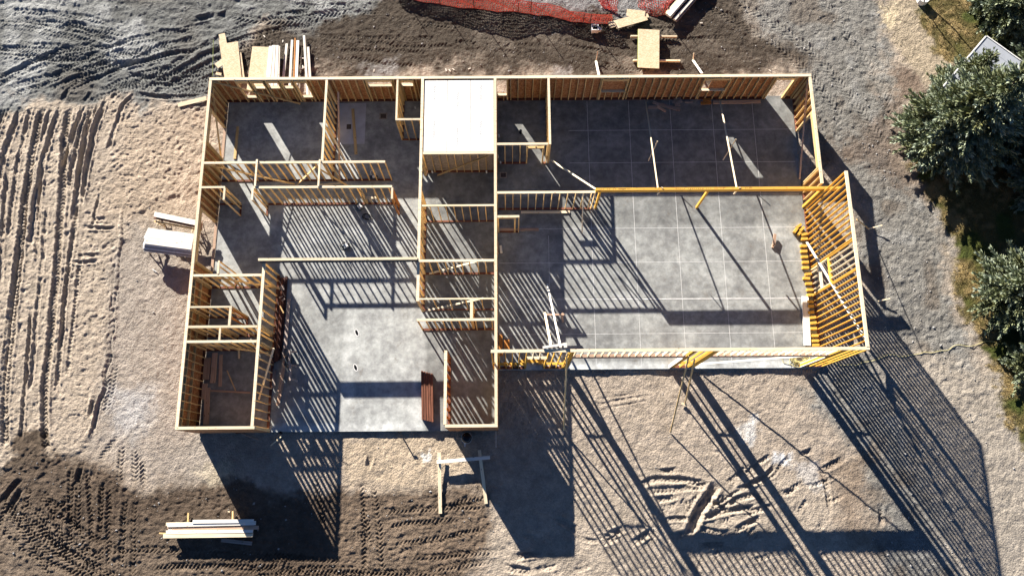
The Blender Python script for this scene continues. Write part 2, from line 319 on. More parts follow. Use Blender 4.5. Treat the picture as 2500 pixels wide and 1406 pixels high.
def track(pts, hw, depth, lug=.0, per=.2, tilt=1.0, wob=.04, berm=.45):
    depth *= .88; P = [at(x, y, -.15) for x, y in pts]
    # smooth the line
    for _ in range(2):
        Q = [P[0]]
        for a, b in zip(P, P[1:]): Q += [a*.75+b*.25, a*.25+b*.75]
        P = Q+[P[-1]]
    xs = [p.x for p in P]; ys = [p.y for p in P]; mgn = hw*2.4
    sel = np.where((X > min(xs)-mgn) & (X < max(xs)+mgn) & (Y > min(ys)-mgn) & (Y < max(ys)+mgn))[0]
    if len(sel) == 0: return
    x = X[sel]; y = Y[sel]; best = np.full(len(sel), 1e9); U = np.zeros(len(sel)); S = np.zeros(len(sel)); s0 = 0
    tot = sum((b-a).length for a, b in zip(P, P[1:]))
    for a, b in zip(P, P[1:]):
        dx, dy = b.x-a.x, b.y-a.y; l = math.hypot(dx, dy) or 1e-6; t = np.clip(((x-a.x)*dx+(y-a.y)*dy)/(l*l), 0, 1)
        ex = x-a.x-t*dx; ey = y-a.y-t*dy; dd = np.hypot(ex, ey); u = (ex*dy-ey*dx)/l; k = dd < best
        best = np.where(k, dd, best); U = np.where(k, np.sign(u)*dd, U); S = np.where(k, s0+t*l, S); s0 += l
    U = U+wob*vnoise(x, y, .8, 51); q = np.abs(U)/hw
    end = np.clip(np.minimum(S, tot-S)/.5, 0, 1); brk = .86+.14*np.clip(vnoise(x, y, 1.3, 52)*2+.4, -1, 1)+.25*vnoise(x, y, .22, 53)
    prof = -depth*(1-sm(.62, 1.05, q)) + berm*depth*np.exp(-((q-1.35)/.3)**2)
    lg = lug*np.clip(np.sin(2*math.pi*(S+tilt*np.abs(U))/per)*1.6, -1, 1)*(1-sm(.85, 1.15, q))
    Z[sel] += (prof+lg)*end*brk
R_ = random.Random(5)
lr = [(54, .15, .10), (108, .15, .13), (158, .17, .15), (196, .16, .14), (222, .15, .15), (252, .14, .07), (288, .13, .15)]
track([(20,262),(-10,330),(-40,420)], .17, .12)
track([(55,262),(28,330),(5,400),(-10,500)], .18, .14)
track([(106,262),(88,330),(76,400),(66,470),(55,560),(44,660),(34,770),(22,880),(12,1000),(16,1100)], .2, .14, .035, .2, 1.1)
track([(150,262),(120,340),(100,420),(84,520),(78,600)], .16, .13)
track([(172,262),(160,320),(158,400),(154,480),(147,580),(139,680),(131,770),(121,860),(112,950),(108,1040),(118,1110)], .2, .14, .035, .2, -1.1)
track([(204,258),(180,330),(150,420)], .15, .13)
track([(224,256),(212,320),(200,390),(188,470),(180,545)], .16, .15)
track([(262,240),(238,300),(226,350),(208,440),(196,500)], .15, .13)
track([(330,228),(300,258),(280,320),(262,370)], .13, .10)
track([(118,500),(108,600),(96,720),(84,860),(74,960)], .12, .07)
track([(78,760),(66,900),(58,1010),(50,1080)], .11, .10)
track([(20,420),(8,560),(2,700)], .13, .10)
track([(100,430),(92,560),(92,640)], .14, .12)
track([(244,470),(226,560)], .1, .08)
track([(12,262),(-6,300),(-30,380)], .13, .1); track([(80,258),(62,320),(44,400),(34,480),(22,580)], .12, .09)
track([(128,256),(112,310),(100,350)], .1, .08); track([(190,500),(178,600),(160,720),(150,840),(140,960)], .13, .09, .02, .2, -1)
track([(180,545),(170,640),(156,760),(146,860)], .1, .06); track([(44,600),(30,720),(14,860),(2,980)], .13, .1)
track([(66,480),(60,600),(50,700)], .1, .07); track([(200,600),(190,700),(178,800),(165,920)], .1, .06, .02, .2, 0)
track([(214,262),(196,330),(176,410),(166,470)], .11, .09, .02, .2, 1); track([(240,258),(222,300),(214,330)], .1, .09)
for y_ in range(275, 520, 13): track([(300+R_.uniform(-6,6)-(y_-275)*.1, y_), (345-(y_-275)*.12, y_+R_.uniform(-1,1))], .045, .03, wob=.02, berm=.3)
for y_ in range(760, 1020, 12): track([(205-(y_-760)*.15, y_), (235-(y_-760)*.15, y_+3)], .05, .025, wob=.02, berm=.3)
for y0, x0, x1 in ((556,198,286),(534,222,262),(624,200,248),(640,176,240)): track([(x0,y0),((x0+x1)/2,y0+2),(x1,y0-1)], .11, .09, berm=.6)
track([(300,500),(290,640),(278,760),(262,900),(236,1000),(205,1075)], .10, -.05, .01, .3, 0, .12)      # windrow at the sand's edge
track([(284,700),(270,850),(252,960),(222,1060)], .13, .07, 0, wob=.12)
track([(232,965),(224,1000),(216,1020)], .14, .13)
# gravel sweep in the top left corner: arcs left by a loader
for k in range(30):
    x0 = R_.uniform(-60, 420); y0 = 250-R_.uniform(0, 70); L_ = R_.uniform(160, 420); c = R_.uniform(.25, .8)
    p = [(x0+L_*t, y0-L_*c*(t-.45*t*t)) for t in (0, .25, .5, .75, 1)]
    track(p, R_.uniform(.13, .22), R_.uniform(.015, .05), R_.uniform(.01, .03), .2, R_.choice((-1, 1, .3)), .08)
for k in range(12):
    y0 = R_.uniform(10, 150); x0 = R_.uniform(-40, 60); track([(x0,y0),(x0+120,y0+R_.uniform(-6,20)),(x0+260,y0+R_.uniform(20,70))], .2, R_.uniform(.015,.04), .02, .2, 1, .08)
for p in (([(470,50),(510,42),(520,34)], .2, .16), ([(530,44),(548,36),(560,30)], .22, .16), ([(436,82),(470,76)], .17, .1), ([(300,178),(350,190),(440,196)], .15, .06), ([(370,206),(450,208)], .13, .08), ([(330,232),(420,240),(490,236)], .16, .1), ([(150,250),(165,222),(172,215)], .14, .12), ([(205,250),(225,222)], .14, .12), ([(265,250),(290,224)], .14, .12)): track(*p)
for k in range(16):
    x0 = R_.uniform(560, 1600); y0 = R_.uniform(10, 165); L_ = R_.uniform(120, 320)
    track([(x0,y0),(x0+L_/2,y0+R_.uniform(-6,16)),(x0+L_,y0+R_.uniform(-4,30))], .16, R_.uniform(.01,.03), R_.uniform(.012,.022), .2, R_.choice((-1,1)), .08)
track([(560,40),(700,60),(860,20)], .25, .03, .03, .26, 1)
track([(1720,10),(1850,80),(1960,160),(2060,290)], .3, .03, .015, .25, 1); track([(1790,0),(1900,60),(2010,150),(2110,280),(2160,360)], .3, .04, .015, .25, 1)
track([(2010,0),(2070,90),(2150,200),(2180,330)], .3, .04, .012, .25, 1, .12)
# bottom left: tread marks in dark soil
for (x0, y0, dx) in ((30,1190,-60),(75,1180,-40),(175,1140,-8),(192,1150,-4),(215,1140,10),(250,1170,-6),(270,1180,-4),(305,1210,-10),(330,1215,-6),(110,1200,60),(150,1210,80)):
    track([(x0,y0),(x0+dx*.5,y0+90),(x0+dx,y0+R_.uniform(150,210))], .15, R_.uniform(.02,.07), .028, .2, R_.choice((-1,1)), .05)
for p in ([(55,1165),(20,1200),(0,1235)], [(60,1185),(30,1230),(10,1260)], [(118,1200),(105,1212)], [(165,1220),(130,1245)], [(200,1130),(184,1185),(178,1200)], [(232,1140),(222,1180)]): track(p, .15, .12)
for k in range(16):
    x0 = R_.uniform(-20, 120); y0 = R_.uniform(1200, 1300); track([(x0,y0),(x0+60,y0+70),(x0+R_.uniform(110,260),y0+R_.uniform(120,180))], .16, .025, .024, .2, R_.choice((-1,1)), .05)
for k in range(10):
    y0 = R_.uniform(1345, 1410); x0 = R_.uniform(150, 900); track([(x0,y0),(x0+160,y0+R_.uniform(-10,10)),(x0+330,y0+R_.uniform(-14,14))], .16, .02, .026, .2, R_.choice((-1,1)), .05)
for (x0, y0, x1, y1) in ((885,1175,890,1406),(910,1180,935,1406),(880,1230,900,1330),(930,1250,1180,1235),(940,1290,1120,1270),(960,1330,1190,1290),(1000,1360,1220,1345),(1080,1240,1200,1215),(1040,1390,1200,1370),(770,1160,790,1300),(860,1290,920,1330)):
    track([(x0,y0),((x0+x1)/2+R_.uniform(-8,8),(y0+y1)/2+R_.uniform(-5,5)),(x1,y1)], .16, .025, .03, .2, R_.choice((-1,1)), .05)
track([(905,1103),(905,1120),(898,1148)], .16, .12); track([(890,1108),(888,1150)], .08, .03)
# gravel tracks beside the west wall
for (x0, y0, x1, y1) in ((265,900,250,1020),(285,880,262,1010),(290,1060,240,1130),(300,1080,290,1190),(330,1090,330,1190),(345,1110,352,1195)): track([(x0,y0),((x0+x1)/2,(y0+y1)/2),(x1,y1)], .16, .03, .028, .2, R_.choice((-1,1)), .05)
# churned sand in front of the garage
for p in ([(1560,1185),(1600,1165),(1650,1168),(1720,1180)], [(1575,1200),(1640,1192),(1700,1190),(1745,1180)], [(1590,1222),(1625,1215),(1660,1205)], [(1600,1272),(1650,1262),(1700,1268)], [(1690,1290),(1740,1296),(1790,1300)], [(1700,1265),(1770,1250),(1850,1235)], [(1720,1210),(1765,1240),(1790,1270)], [(1660,1240),(1680,1215)], [(1740,1255),(1800,1220),(1850,1200)], [(1840,1180),(1900,1150)], [(1800,1195),(1870,1160)], [(1895,1125),(1880,1150),(1850,1175)], [(1790,1300),(1860,1260)], [(1820,1320),(1850,1290)], [(1600,1150),(1660,1145)], [(1640,1310),(1690,1300)], [(1540,1330),(1600,1290)], [(1480,1310),(1530,1290)], [(1350,1260),(1420,1300)], [(1830,1190),(1880,1240)], [(1700,1330),(1780,1325)], [(1950,1110),(1990,1100)], [(2000,1130),(2020,1180),(2030,1250)], [(2150,1230),(2155,1290)], [(1250,1360),(1320,1345)], [(1230,1380),(1300,1395)]):
    track(p, R_.uniform(.13, .19), R_.uniform(.06, .11), .015, .2, 1, .07)
for k in range(34):
    x0 = R_.uniform(1560, 2010); y0 = R_.uniform(1150, 1400); a_ = R_.choice((-.45, -.3, .1, -.8, 1.9)) + R_.uniform(-.2, .2); L_ = R_.uniform(35, 95)
    track([(x0,y0),(x0+L_*.5*math.cos(a_),y0+L_*.5*math.sin(a_)+R_.uniform(-5,5)),(x0+L_*math.cos(a_),y0+L_*math.sin(a_))], R_.uniform(.1,.17), R_.uniform(.02,.065), .02, .2, R_.choice((-1,1)), .08)
for k in range(10):
    x0 = R_.uniform(1230, 1540); y0 = R_.uniform(1300, 1400); track([(x0,y0),(x0+30,y0+R_.uniform(-14,14)),(x0+60,y0+R_.uniform(-25,25))], .13, R_.uniform(.03,.06), .01, .2, 1, .08)
track([(1755,1180),(1715,1230),(1692,1280),(1680,1310)], .26, .2); track([(1775,1205),(1765,1240)], .16, .14); track([(1790,1185),(1800,1175)], .1, .08)
track([(1450,990),(1520,975),(1590,965)], .09, .035, wob=.02); track([(1440,975),(1520,965),(1580,958)], .06, .02, wob=.02); track([(1470,1000),(1500,992),(1585,978)], .05, .03, wob=.02)
track([(2390,800),(2260,820),(2150,835)], .3, .02)
# under the slab
inslab = ((X > -15.75) & (X < 15.95) & (Y > 5.75) & (Y < 20.85)) | ((X > -15.75) & (X < -.75) & (Y > 2.7) & (Y < 6))
Z = np.where(inslab, -.34, Z)
edge = ((X > -16.1) & (X < 16.4) & (Y > 5.2) & (Y < 21.2)) | ((X > -16.1) & (X < -.3) & (Y > 2.1) & (Y < 6))
Z = np.where(edge & ~inslab, np.minimum(Z, -.11), Z)
Z = np.minimum(Z, .12)
me = bpy.data.meshes.new('ground'); me.vertices.add(len(X)); me.vertices.foreach_set('co', np.column_stack((X, Y, Z)).astype(np.float32).ravel())
i = np.arange(nx-1)[:, None]*ny+np.arange(ny-1)[None, :]; i = i.ravel()
deep = inslab[i] & inslab[i+ny+1] & inslab[i+1] & inslab[i+ny]
core = deep & (X[i] > -15.3) & (X[i] < 15.5) & (Y[i] < 20.3) & ((Y[i] > 6.2) | (X[i] < -1.3)) & (Y[i] > 3.2)
i = i[~core]
q = np.column_stack((i, i+ny, i+ny+1, i+1)).astype(np.int32)
me.loops.add(q.size); me.loops.foreach_set('vertex_index', q.ravel()); me.polygons.add(len(q)); me.polygons.foreach_set('loop_start', np.arange(0, q.size, 4, dtype=np.int32))
me.polygons.foreach_set('use_smooth', np.ones(len(q), bool))
me.update(calc_edges=True)
ca = me.color_attributes.new('soil', 'FLOAT_COLOR', 'POINT'); ca.data.foreach_set('color', np.column_stack((np.clip(col, .02, .9), np.ones(len(X)))).astype(np.float32).ravel())
me.materials.append(SOIL); go = bpy.data.objects.new('ground', me); COL.objects.link(go); tag(go, kind='structure')
def gz(x, y):
    ix = int(round((x-GX0)/(GX1-GX0)*(nx-1))); iy = int(round((y-GY0)/(GY1-GY0)*(ny-1)))
    if 0 <= ix < nx and 0 <= iy < ny: return float(Z[ix*ny+iy])
    return -.15
# land beyond the building plot
mb = MB(); FAR = 600
for (a, b) in (((-FAR,-FAR),(FAR,GY0+.2)), ((-FAR,GY1-.2),(FAR,FAR)), ((-FAR,GY0+.2),(GX0+.2,GY1-.2)), ((GX1-.2,GY0+.2),(FAR,GY1-.2))):
    k = len(mb.v); mb.v += [(a[0],a[1],-.3),(b[0],a[1],-.3),(b[0],b[1],-.3),(a[0],b[1],-.3)]; mb.f.append((k,k+1,k+2,k+3)); mb.m.append(0)
FARS = plain('distant_dry_land', (.30, .25, .16), .95, 0, .15, .3)
o = mb.build('terrain', FARS); tag(o, kind='structure')
# ------------------------------------------------------------------ slab
SX0, SX1, SYN, SYG, SYH, SXM = -15.72, 16.08, 21.0, 5.55, 2.5, -.66
gxs = list(np.arange(SX0, SX1, .25))+[SX1]; gys = sorted(set(list(np.round(np.arange(SYH, SYN, .25), 3))+[SYG, SYN]))
V = []; F = []; idx = {}
def vid(i_, j_):
    if (i_, j_) not in idx: idx[(i_, j_)] = len(V); V.append((gxs[i_], gys[j_], 0.0))
    return idx[(i_, j_)]
k0 = min(range(len(gxs)), key=lambda k: abs(gxs[k]-SXM)); gxs[k0] = SXM
for i_ in range(len(gxs)-1):
    for j_ in range(len(gys)-1):
        if gys[j_] < SYG-.01 and gxs[i_] > SXM-.01: continue
        F.append((vid(i_, j_), vid(i_+1, j_), vid(i_+1, j_+1), vid(i_, j_+1)))
top = list(V)
out = [(SX0,SYH),(SXM,SYH),(SXM,SYG),(SX1,SYG),(SX1,SYN),(SX0,SYN)]
k = len(V)
for x, y in out: V.append((x, y, -.0005)); V.append((x, y, -.45))
for j in range(6): a = k+2*j; b = k+2*((j+1) % 6); F.append((a, a+1, b+1, b))
me = bpy.data.meshes.new('concrete_slab'); me.from_pydata(V, [], F); me.materials.append(CONC)
ca = me.color_attributes.new('tone', 'FLOAT_COLOR', 'POINT')
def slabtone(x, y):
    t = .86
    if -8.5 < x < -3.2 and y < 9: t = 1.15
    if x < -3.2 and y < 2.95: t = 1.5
    if x > -.6 and y < 5.85: t = 1.6  # pale front strip: the sunlit slab edge put into the tone
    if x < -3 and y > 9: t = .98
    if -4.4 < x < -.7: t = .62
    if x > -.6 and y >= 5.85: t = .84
    if x > -.6 and y > 13.4: t = .60  # duller concrete here, darkened as well to deepen the shade in the colour
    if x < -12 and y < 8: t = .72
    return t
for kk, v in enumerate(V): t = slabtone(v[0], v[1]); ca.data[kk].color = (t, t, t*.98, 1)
slab = bpy.data.objects.new('concrete_slab', me); COL.objects.link(slab); tag(slab, kind='structure')
# saw cuts in the garage floor, dust-white
def line(a, b, wd, name='control_joint', mat=JOINT, z=.004):
    a = Vector(a); b = Vector(b); dd = (b-a).normalized(); nn = Vector((-dd.y, dd.x))*wd/2; mb = MB()
    mb.v = [(a.x-nn.x,a.y-nn.y,z),(b.x-nn.x,b.y-nn.y,z),(b.x+nn.x,b.y+nn.y,z),(a.x+nn.x,a.y+nn.y,z)]; mb.f = [(0,1,2,3)]; mb.m = [0]
    return mb.build(name, mat, slab)
jx = [at(x, 318, 0).x for x in (1435.5, 1537.4, 1639, 1742, 1842)]
for x in jx: line((x, SYG+.1), (x, 20.75), .02)
jx0 = jx[0]-(jx[1]-jx[0]); line((jx0, SYG+.1), (jx0, 12.8), .018)
for y in (318, 397, 476, 557, 640, 729, 814): yy = at(1600, y, 0).y; line((3.4 if y < 460 else -.5, yy), (15.9, yy), .02, z=.0045)
line((at(1420, 729).x, at(1420, 731).y), (at(1960, 727).x, at(1960, 727).y-.03), .035, z=.006)
# shower pan membrane in the bathroom floor and pits cast in the slab
p0 = at(828, 253); p1 = at(890, 352)
mb = MB(); mb.box((p0.x, p1.y, .0), (p1.x, p0.y, .006)); mb.build('shower_recess', WETC, slab)
PITM = plain('dark_pit', (.09, .07, .06), .9)
for (x, y, w_, h_) in ((936, 284, .22, .3), (1229, 428, .2, .26)):
    c = at(x, y); mb = MB(); mb.box((c.x-w_, c.y-w_*.9, 0), (c.x+w_, c.y+w_*.9, .005)); o = mb.build('drain_box_frame', OSBG, slab)
    mb = MB(); mb.box((c.x-w_*.7, c.y-w_*.6, .005), (c.x+w_*.7, c.y+w_*.6, .009)); mb.build('drain_box', PITM, slab)
c = at(852, 310); mb = MB(); mb.box((c.x-.13, c.y-.15, .006), (c.x+.13, c.y+.15, .012)); mb.build('drain_box', PITM, slab)
for (x, y) in ((871, 812), (868, 897)):
    c = at(x, y)
    def oval(rx, ry, z, mat, name, sh=0):
        mb = MB(); k = 20
        mb.v = [(c.x+sh+rx*math.cos(6.283*j/k)*.85+ry*math.sin(6.283*j/k)*.3*-1, c.y-sh+ry*math.sin(6.283*j/k), z) for j in range(k)]; mb.f = [tuple(range(k))]; mb.m = [0]; return mb.build(name, mat, slab)
    oval(.13, .20, .005, WHITEP, 'floor_box_collar'); oval(.085, .15, .009, BLACKP, 'floor_box_opening')
c = at(1271, 325); mb = MB(); mb.tube([(c.x, c.y, 0), (c.x, c.y, .3)], .08, 10); mb.build('drain_pipe', BLACKP, slab)
for (x, y, z_) in ((1014, 265, .15), (1056, 422, .25), (1188, 422, .25), (1218, 335, .3), (1216, 385, .3), (1222, 399, .2)):
    c = at(x, y); mb = MB(); mb.tube([(c.x, c.y, 0), (c.x, c.y, z_)], .045, 10); mb.build('supply_pipe', WHITEP, slab)
# ------------------------------------------------------------------ the framed house
H1 = 2.5; H2 = 5.3
house = empty('house_frame', (.2, 12, 0), 'unfinished timber house frame of pale stud walls on a concrete slab, open to the sky', 'house frame')
STUDS = []
NW = 0
def wall(ax, c, a, b, th=.14, zt=H1, op=(), osb=0, osbr=None, mat=PINE, plate=PLATE, sp=.406, bot=True, studs=True, panelmat=None, block=(), upto=None, bmat=None, off=0, cut=(), matf=None, lab=None, sd=None):
    """stud wall along axis ax ('x' or 'y') at across-position c; op = openings (s0, s1, z0, z1, header depth)"""
    global NW
    k = NW; NW += 1; zt = zt-.003*(k % 9)
    def bx(s0, s1, n0, n1, z0, z1):
        return ((s0, n0, z0), (s1, n1, z1)) if ax == 'x' else ((n0, s0, z0), (n1, s1, z1))
    mb = MB(); t = th/2
    z_ = zt
    # top plates, butted every few metres
    L_ = b-a; nseg = max(1, int(round(L_/4.9)))
    for q in range(nseg):
        g_ = .003 if q < nseg-1 else 0
        mb.box(*bx(a+L_*q/nseg, a+L_*(q+1)/nseg-g_, c-t, c+t, z_-.038, z_))
    mb.box(*bx(a+.001, b-.001, c-t+.001, c+t-.001, z_-.078, z_-.039))
    cen = Vector(((a+b)/2, c, 0)) if ax == 'x' else Vector((c, (a+b)/2, 0))
    wo = mb.build('stud_wall' if studs else 'tie_plate', plate, house, Matrix.Translation(cen))
    if lab: wo['label'] = lab
    zs0 = .040; zs1 = z_-.080
    if bot:
        segs = [(a, b)]
        for o_ in op:
            if len(o_) > 5 and o_[5] == 'door':
                segs = [s for r_ in segs for s in ((r_[0], min(r_[1], o_[0])), (max(r_[0], o_[1]), r_[1])) if s[1]-s[0] > .03]
        for s0, s1 in segs:
            mb = MB(); mb.box(*bx(s0+.002, s1-.002, c-t+.001, c+t-.001, .001, .038)); mb.build('bottom_plate', TREATED if bmat is None else bmat, wo)
    if not studs: return wo
    def vert(s, z0, z1, name='stud', w_=.038, m_=None, dn=0):
        p0 = (s, c+dn, z0) if ax == 'x' else (c+dn, s, z0); p1 = (p0[0], p0[1], z1)
        up = (1, 0, 0) if ax == 'x' else (0, 1, 0)
        m_ = m_ or (matf(s, z0) if matf else mat)
        o = bpy.data.objects.new(name, boxmesh(name, z1-z0, (sd or th-.004), w_, m_)); COL.objects.link(o)
        L0 = z1-z0; sc_ = L0/round(L0, 2)
        cz = (z0+z1)/2
        # local X -> world Z ; local Z (thickness) -> along wall ; local Y -> across
        if ax == 'x': R = Matrix(((0,0,1,s),(0,-1,0,c+dn),(sc_,0,0,cz),(0,0,0,1)))
        else: R = Matrix(((0,1,0,c+dn),(0,0,1,s),(sc_,0,0,cz),(0,0,0,1)))
        place(o, R, wo); STUDS.append(o); return o
    def horiz(s0, s1, z0, z1, name, m_=None, tt=.004, dn=0):
        L0 = s1-s0; cz = (z0+z1)/2; sc_ = L0/max(.01, round(L0, 2)); cs = (s0+s1)/2
        o = bpy.data.objects.new(name, boxmesh(name, L0, th-tt, z1-z0, m_ or mat)); COL.objects.link(o)
        if ax == 'x': R = Matrix(((sc_,0,0,cs),(0,1,0,c+dn),(0,0,1,cz),(0,0,0,1)))
        else: R = Matrix(((0,-1,0,c+dn),(sc_,0,0,cs),(0,0,1,cz),(0,0,0,1)))
        return place(o, R, wo)
    S = list(np.arange(a+.02+off, b-.05, sp))+[b-.02]
    if off: S = [a+.02]+S
    used = []
    for s in S:
        hit = None
        for o_ in op:
            if o_[0]-.10 < s < o_[1]+.10: hit = o_
        if hit is None: vert(s, zs0, zs1); used.append(s)
        elif hit[0]+.03 < s < hit[1]-.03:
            h_ = hit[4]
            if hit[3]+h_ < zs1-.08: vert(s, hit[3]+h_+.001, zs1, 'cripple_stud')
            if hit[2] > .2: vert(s, zs0, hit[2]-.04, 'cripple_stud')
    for o_ in op:
        s0, s1, z0, z1, h_ = o_[:5]
        pm = o_[6] if len(o_) > 6 else None
        for sgn, e in ((-1, s0), (1, s1)):
            if a-.01 < e+sgn*.02 < b+.01:
                vert(e+sgn*.0195, zs0, z1-.001, 'jack_stud', .038, pm)
                if a < e+sgn*.06 < b: vert(e+sgn*.0585, zs0, zs1, 'king_stud', .038, pm); used.append(e+sgn*.0585)
        hm = o_[7] if len(o_) > 7 else None
        if h_ > 0: horiz(s0-.04, s1+.04, z1, min(z1+h_, zs1-.001), 'header', hm, .002)
        if z0 > .1: horiz(s0+.001, s1-.001, z0-.039, z0-.001, 'window_sill', PLATE, -.006)
    if block:
        used = sorted(used)
        for zb in block:
            for u0, u1 in zip(used, used[1:]):
                if .1 < u1-u0 < .7: horiz(u0+.02, u1-.02, zb-.019, zb+.019, 'blocking', None, .01)
    if osb:
        n0 = c+osb*(t+.003); n1 = c+osb*(t+.016); n0, n1 = min(n0, n1), max(n0, n1)
        for (r0, r1) in (osbr or [(a, b)]):
            s = r0
            while s < r1-.02:
                e = min(s+1.22, r1); rects = [(s+.002, e-.002, -.03, min(zt-.02, upto or 99))]
                for o_ in list(op)+list(cut):
                    if len(o_) > 8 and o_[8] == 'covered': continue
                    nr = []
                    for (p0, p1, q0, q1) in rects:
                        a0, a1, b0, b1 = max(p0, o_[0]), min(p1, o_[1]), max(q0, o_[2] if o_[2] > .1 else -1), min(q1, o_[3])
                        if a1 <= a0 or b1 <= b0: nr.append((p0, p1, q0, q1)); continue
                        if q0 < b0: nr.append((p0, p1, q0, b0))
                        if b1 < q1: nr.append((p0, p1, b1, q1))
                        if p0 < a0: nr.append((p0, a0, b0, b1))
                        if a1 < p1: nr.append((a1, p1, b0, b1))
                    rects = nr
                if rects:
                    mb = MB()
                    for (p0, p1, q0, q1) in rects: mb.box(*bx(p0, p1, n0, n1, q0, q1))
                    mb.build('sheathing_panel', panelmat or OSB, wo)
                s = e
    return wo
def xs(px, py, z=0): return at(px, py, z).x
def ys(px, py, z=0): return at(px, py, z).y
XW = -15.81; XE = 16.17; YN = 20.88; YS = 2.56; XM = -.66
# --- exterior
def door(a, b, z1=2.1, h=.24, *r): return (a, b, 0, z1, h, 'door')+r
yb = 254
wn = [(xs(607,yb)+.06, xs(637,yb)-.06), (xs(642,yb)+.05, xs(671,yb)-.05), (xs(677,yb)+.05, xs(706,yb)-.05), (xs(712,yb)+.03, xs(735,yb)), (xs(742,yb)+.05, xs(772,yb)-.05)]
nop = [(wn[0][0], wn[0][1], .55, 2.1, .24, ''), (wn[1][0], wn[1][1], 1.57, 2.1, .24, ''), (wn[2][0], wn[2][1], 1.57, 2.1, .24, ''), (wn[3][0], wn[3][1], 1.57, 2.1, .24, ''), (wn[4][0], wn[4][1], .55, 2.1, .24, ''),
       (xs(912,253), xs(968,253), 1.72, 2.15, .2, ''), (xs(990,253), xs(1018,253), 1.75, 2.1, .2, '')]
wall('x', YN, XW-.07, -4.62, op=nop, osb=1, lab='north wall of the bedrooms and bath, with a row of narrow window openings')
wall('x', YN, -4.615, XM+.0, op=(), osb=1)
g2 = [(xs(1212,250)+.05, xs(1237,250), .62, 2.28, .1, ''), (xs(1463,247), xs(1519,247), .92, 2.08, .2, '', None, None, 'covered'), (xs(1700,246), xs(1758,246), 1.0, 2.1, .2, '', None, None, 'covered'), door(xs(1867,245), xs(1907,245), 2.1, .2)]
wall('x', YN, XM+.005, XE+.07, op=g2, osb=1, cut=[(xs(1700,246), xs(1700,246)+.42, 1.0, 2.1)], lab='garage north wall with two window openings and a doorway')
wop = [(ys(552,388), ys(552,314), 0, 2.1, .3, 'open'), (ys(545,665), ys(545,545), 0, 2.1, .3, 'open'), (ys(552,303), ys(552,290), 1.2, 1.9, .1, '', None, None, 'covered')]
YD = ys(480, 672, H1)
wall('y', XW, 10.35, YN-.072, op=wop[:2], osb=-1, bmat=PINKW, lab='west wall with two wide door openings')
wall('y', XW, YS+.072, 10.34, osb=-1, block=(1.25, 2.05), lab='west wall beside the small rooms, blocked between the studs')
wall('x', YS, XW-.07, xs(617,1045,H1)+.07, osb=-1)
# east: low part and tall part
wall('y', XE, 14.72, YN-.072, op=[(ys(1950,448), ys(1950,322), 0, 2.12, .3, 'door')], osb=1)
# tall east wall of laminated studs with one window
wy0, wy1 = ys(2025, 690, 2.2), ys(2025, 632, 2.2)
def tallmat(s, z0): return PLATE if (wy0-.02 < s < wy1+.02) else LSL
wall('y', XE-.02, 5.70, 14.22, zt=H2, op=[(wy0, wy1, 1.1, 2.2, .18, '', None, LSL)], matf=tallmat, mat=LSL, plate=PINKW if 0 else PLATE, sp=.305, sd=.118, lab='tall garage wall of yellow laminated studs with one window opening')
# tall front wall over the garage doors
XD0, XD1, XD2, XD3 = xs(1385,903), xs(1634,902), xs(1694,902), xs(1952,900)
dm0, dm1 = xs(1284,903), xs(1326,903)
wall('x', 5.66, -.84, XE+.05, zt=H2+.003, op=[(dm0, dm1, 0, 3.2, .05, 'door', LSL, PLATE), (XD0, XD1, 0, 3.35, .42, 'door', LSL, PINKW), (XD2, XD3, 0, 3.35, .42, 'door', LSL, PINKW)], mat=LSL,
     matf=lambda s, z0: PLATE if z0 > 3 else LSL, sp=.32, block=(1.35,), lab='tall garage front wall with two garage door openings')
# solid posts either side of the garage doors
for (x, m) in ((XD0-.16, LSL), (XD1+.16, LSL), (XD2-.16, LSL), (XD2-.27, LSL), (XD3+.17, LSL), (XD3+.3, LSL), (XD3+.62, LSL)):
    beam('post', (x, 5.66, .04), (x, 5.66, H2-.09), .136, .09, m, house, up=(1, 0, 0))
for (x, m) in ((XD0+.02, WHITEW), (XD1-.02, WHITEW), (XD3+.02, WHITEW)): beam('door_jamb', (x, 5.655, .04), (x, 5.655, 3.34), .2, .035, m, house, up=(1, 0, 0))
# --- long interior walls
YC2 = ys(1100, 636, H1)
XC = -4.52
wall('y', XC, ys(1016,735,H1), YN-.072, th=.14, op=[(ys(1030,500), ys(1030,430), 0, 2.1, .2, 'door')], lab='long wall on the west side of the stair hall')
wall('y', XM, YS+.072, YN-.072, th=.14, osb=1, osbr=[(YS, 5.5), (16.4, 20.7)], lab='long wall between the house and the garage')
wall('x', YS, xs(1089,1040,H1)-.05, XM+.07, osb=-1, bot=True)
XI = xs(1087, 950, H1)
wall('y', XI, YS+.072, ys(1089,855,H1), mat=ORANGE, op=())
XS = xs(620, 950, H1)
XSm = xs(634, 700, H1)
wall('y', XS+.03, YS+.072, ys(634,640,H1), th=.14, lab='west wall of the central great room')
wall('x', ys(700, 396, H1), XW+.071, xs(940,392,H1), th=.12, op=[(xs(620,450)-3.1, xs(612,448)-.9, 0, 2.1, .2, 'door')] if 0 else (), lab='bedroom wall on the north side of the corridor')
YK = ys(780, 456, H1)
wall('x', YK, xs(617,457,H1), xs(957,453,H1), th=.12, op=[(xs(898,530), xs(925,530), .9, 1.8, 0, '')], lab='corridor wall of closely set studs')
wall('y', xs(616,470,H1), ys(614,488,H1), YK-.062, th=.1); wall('y', xs(957,468,H1), ys(957,485,H1), YK-.062, th=.1, mat=ORANGE)
for (xa, ya, yb_) in ((625, 396, 455), (779, 396, 455)): wall('y', xs(xa, 425, H1+.04), ys(xa, yb_, H1+.04), ys(xa, ya-6, H1+.04), th=.09, zt=H1+.078, bot=False, studs=False)
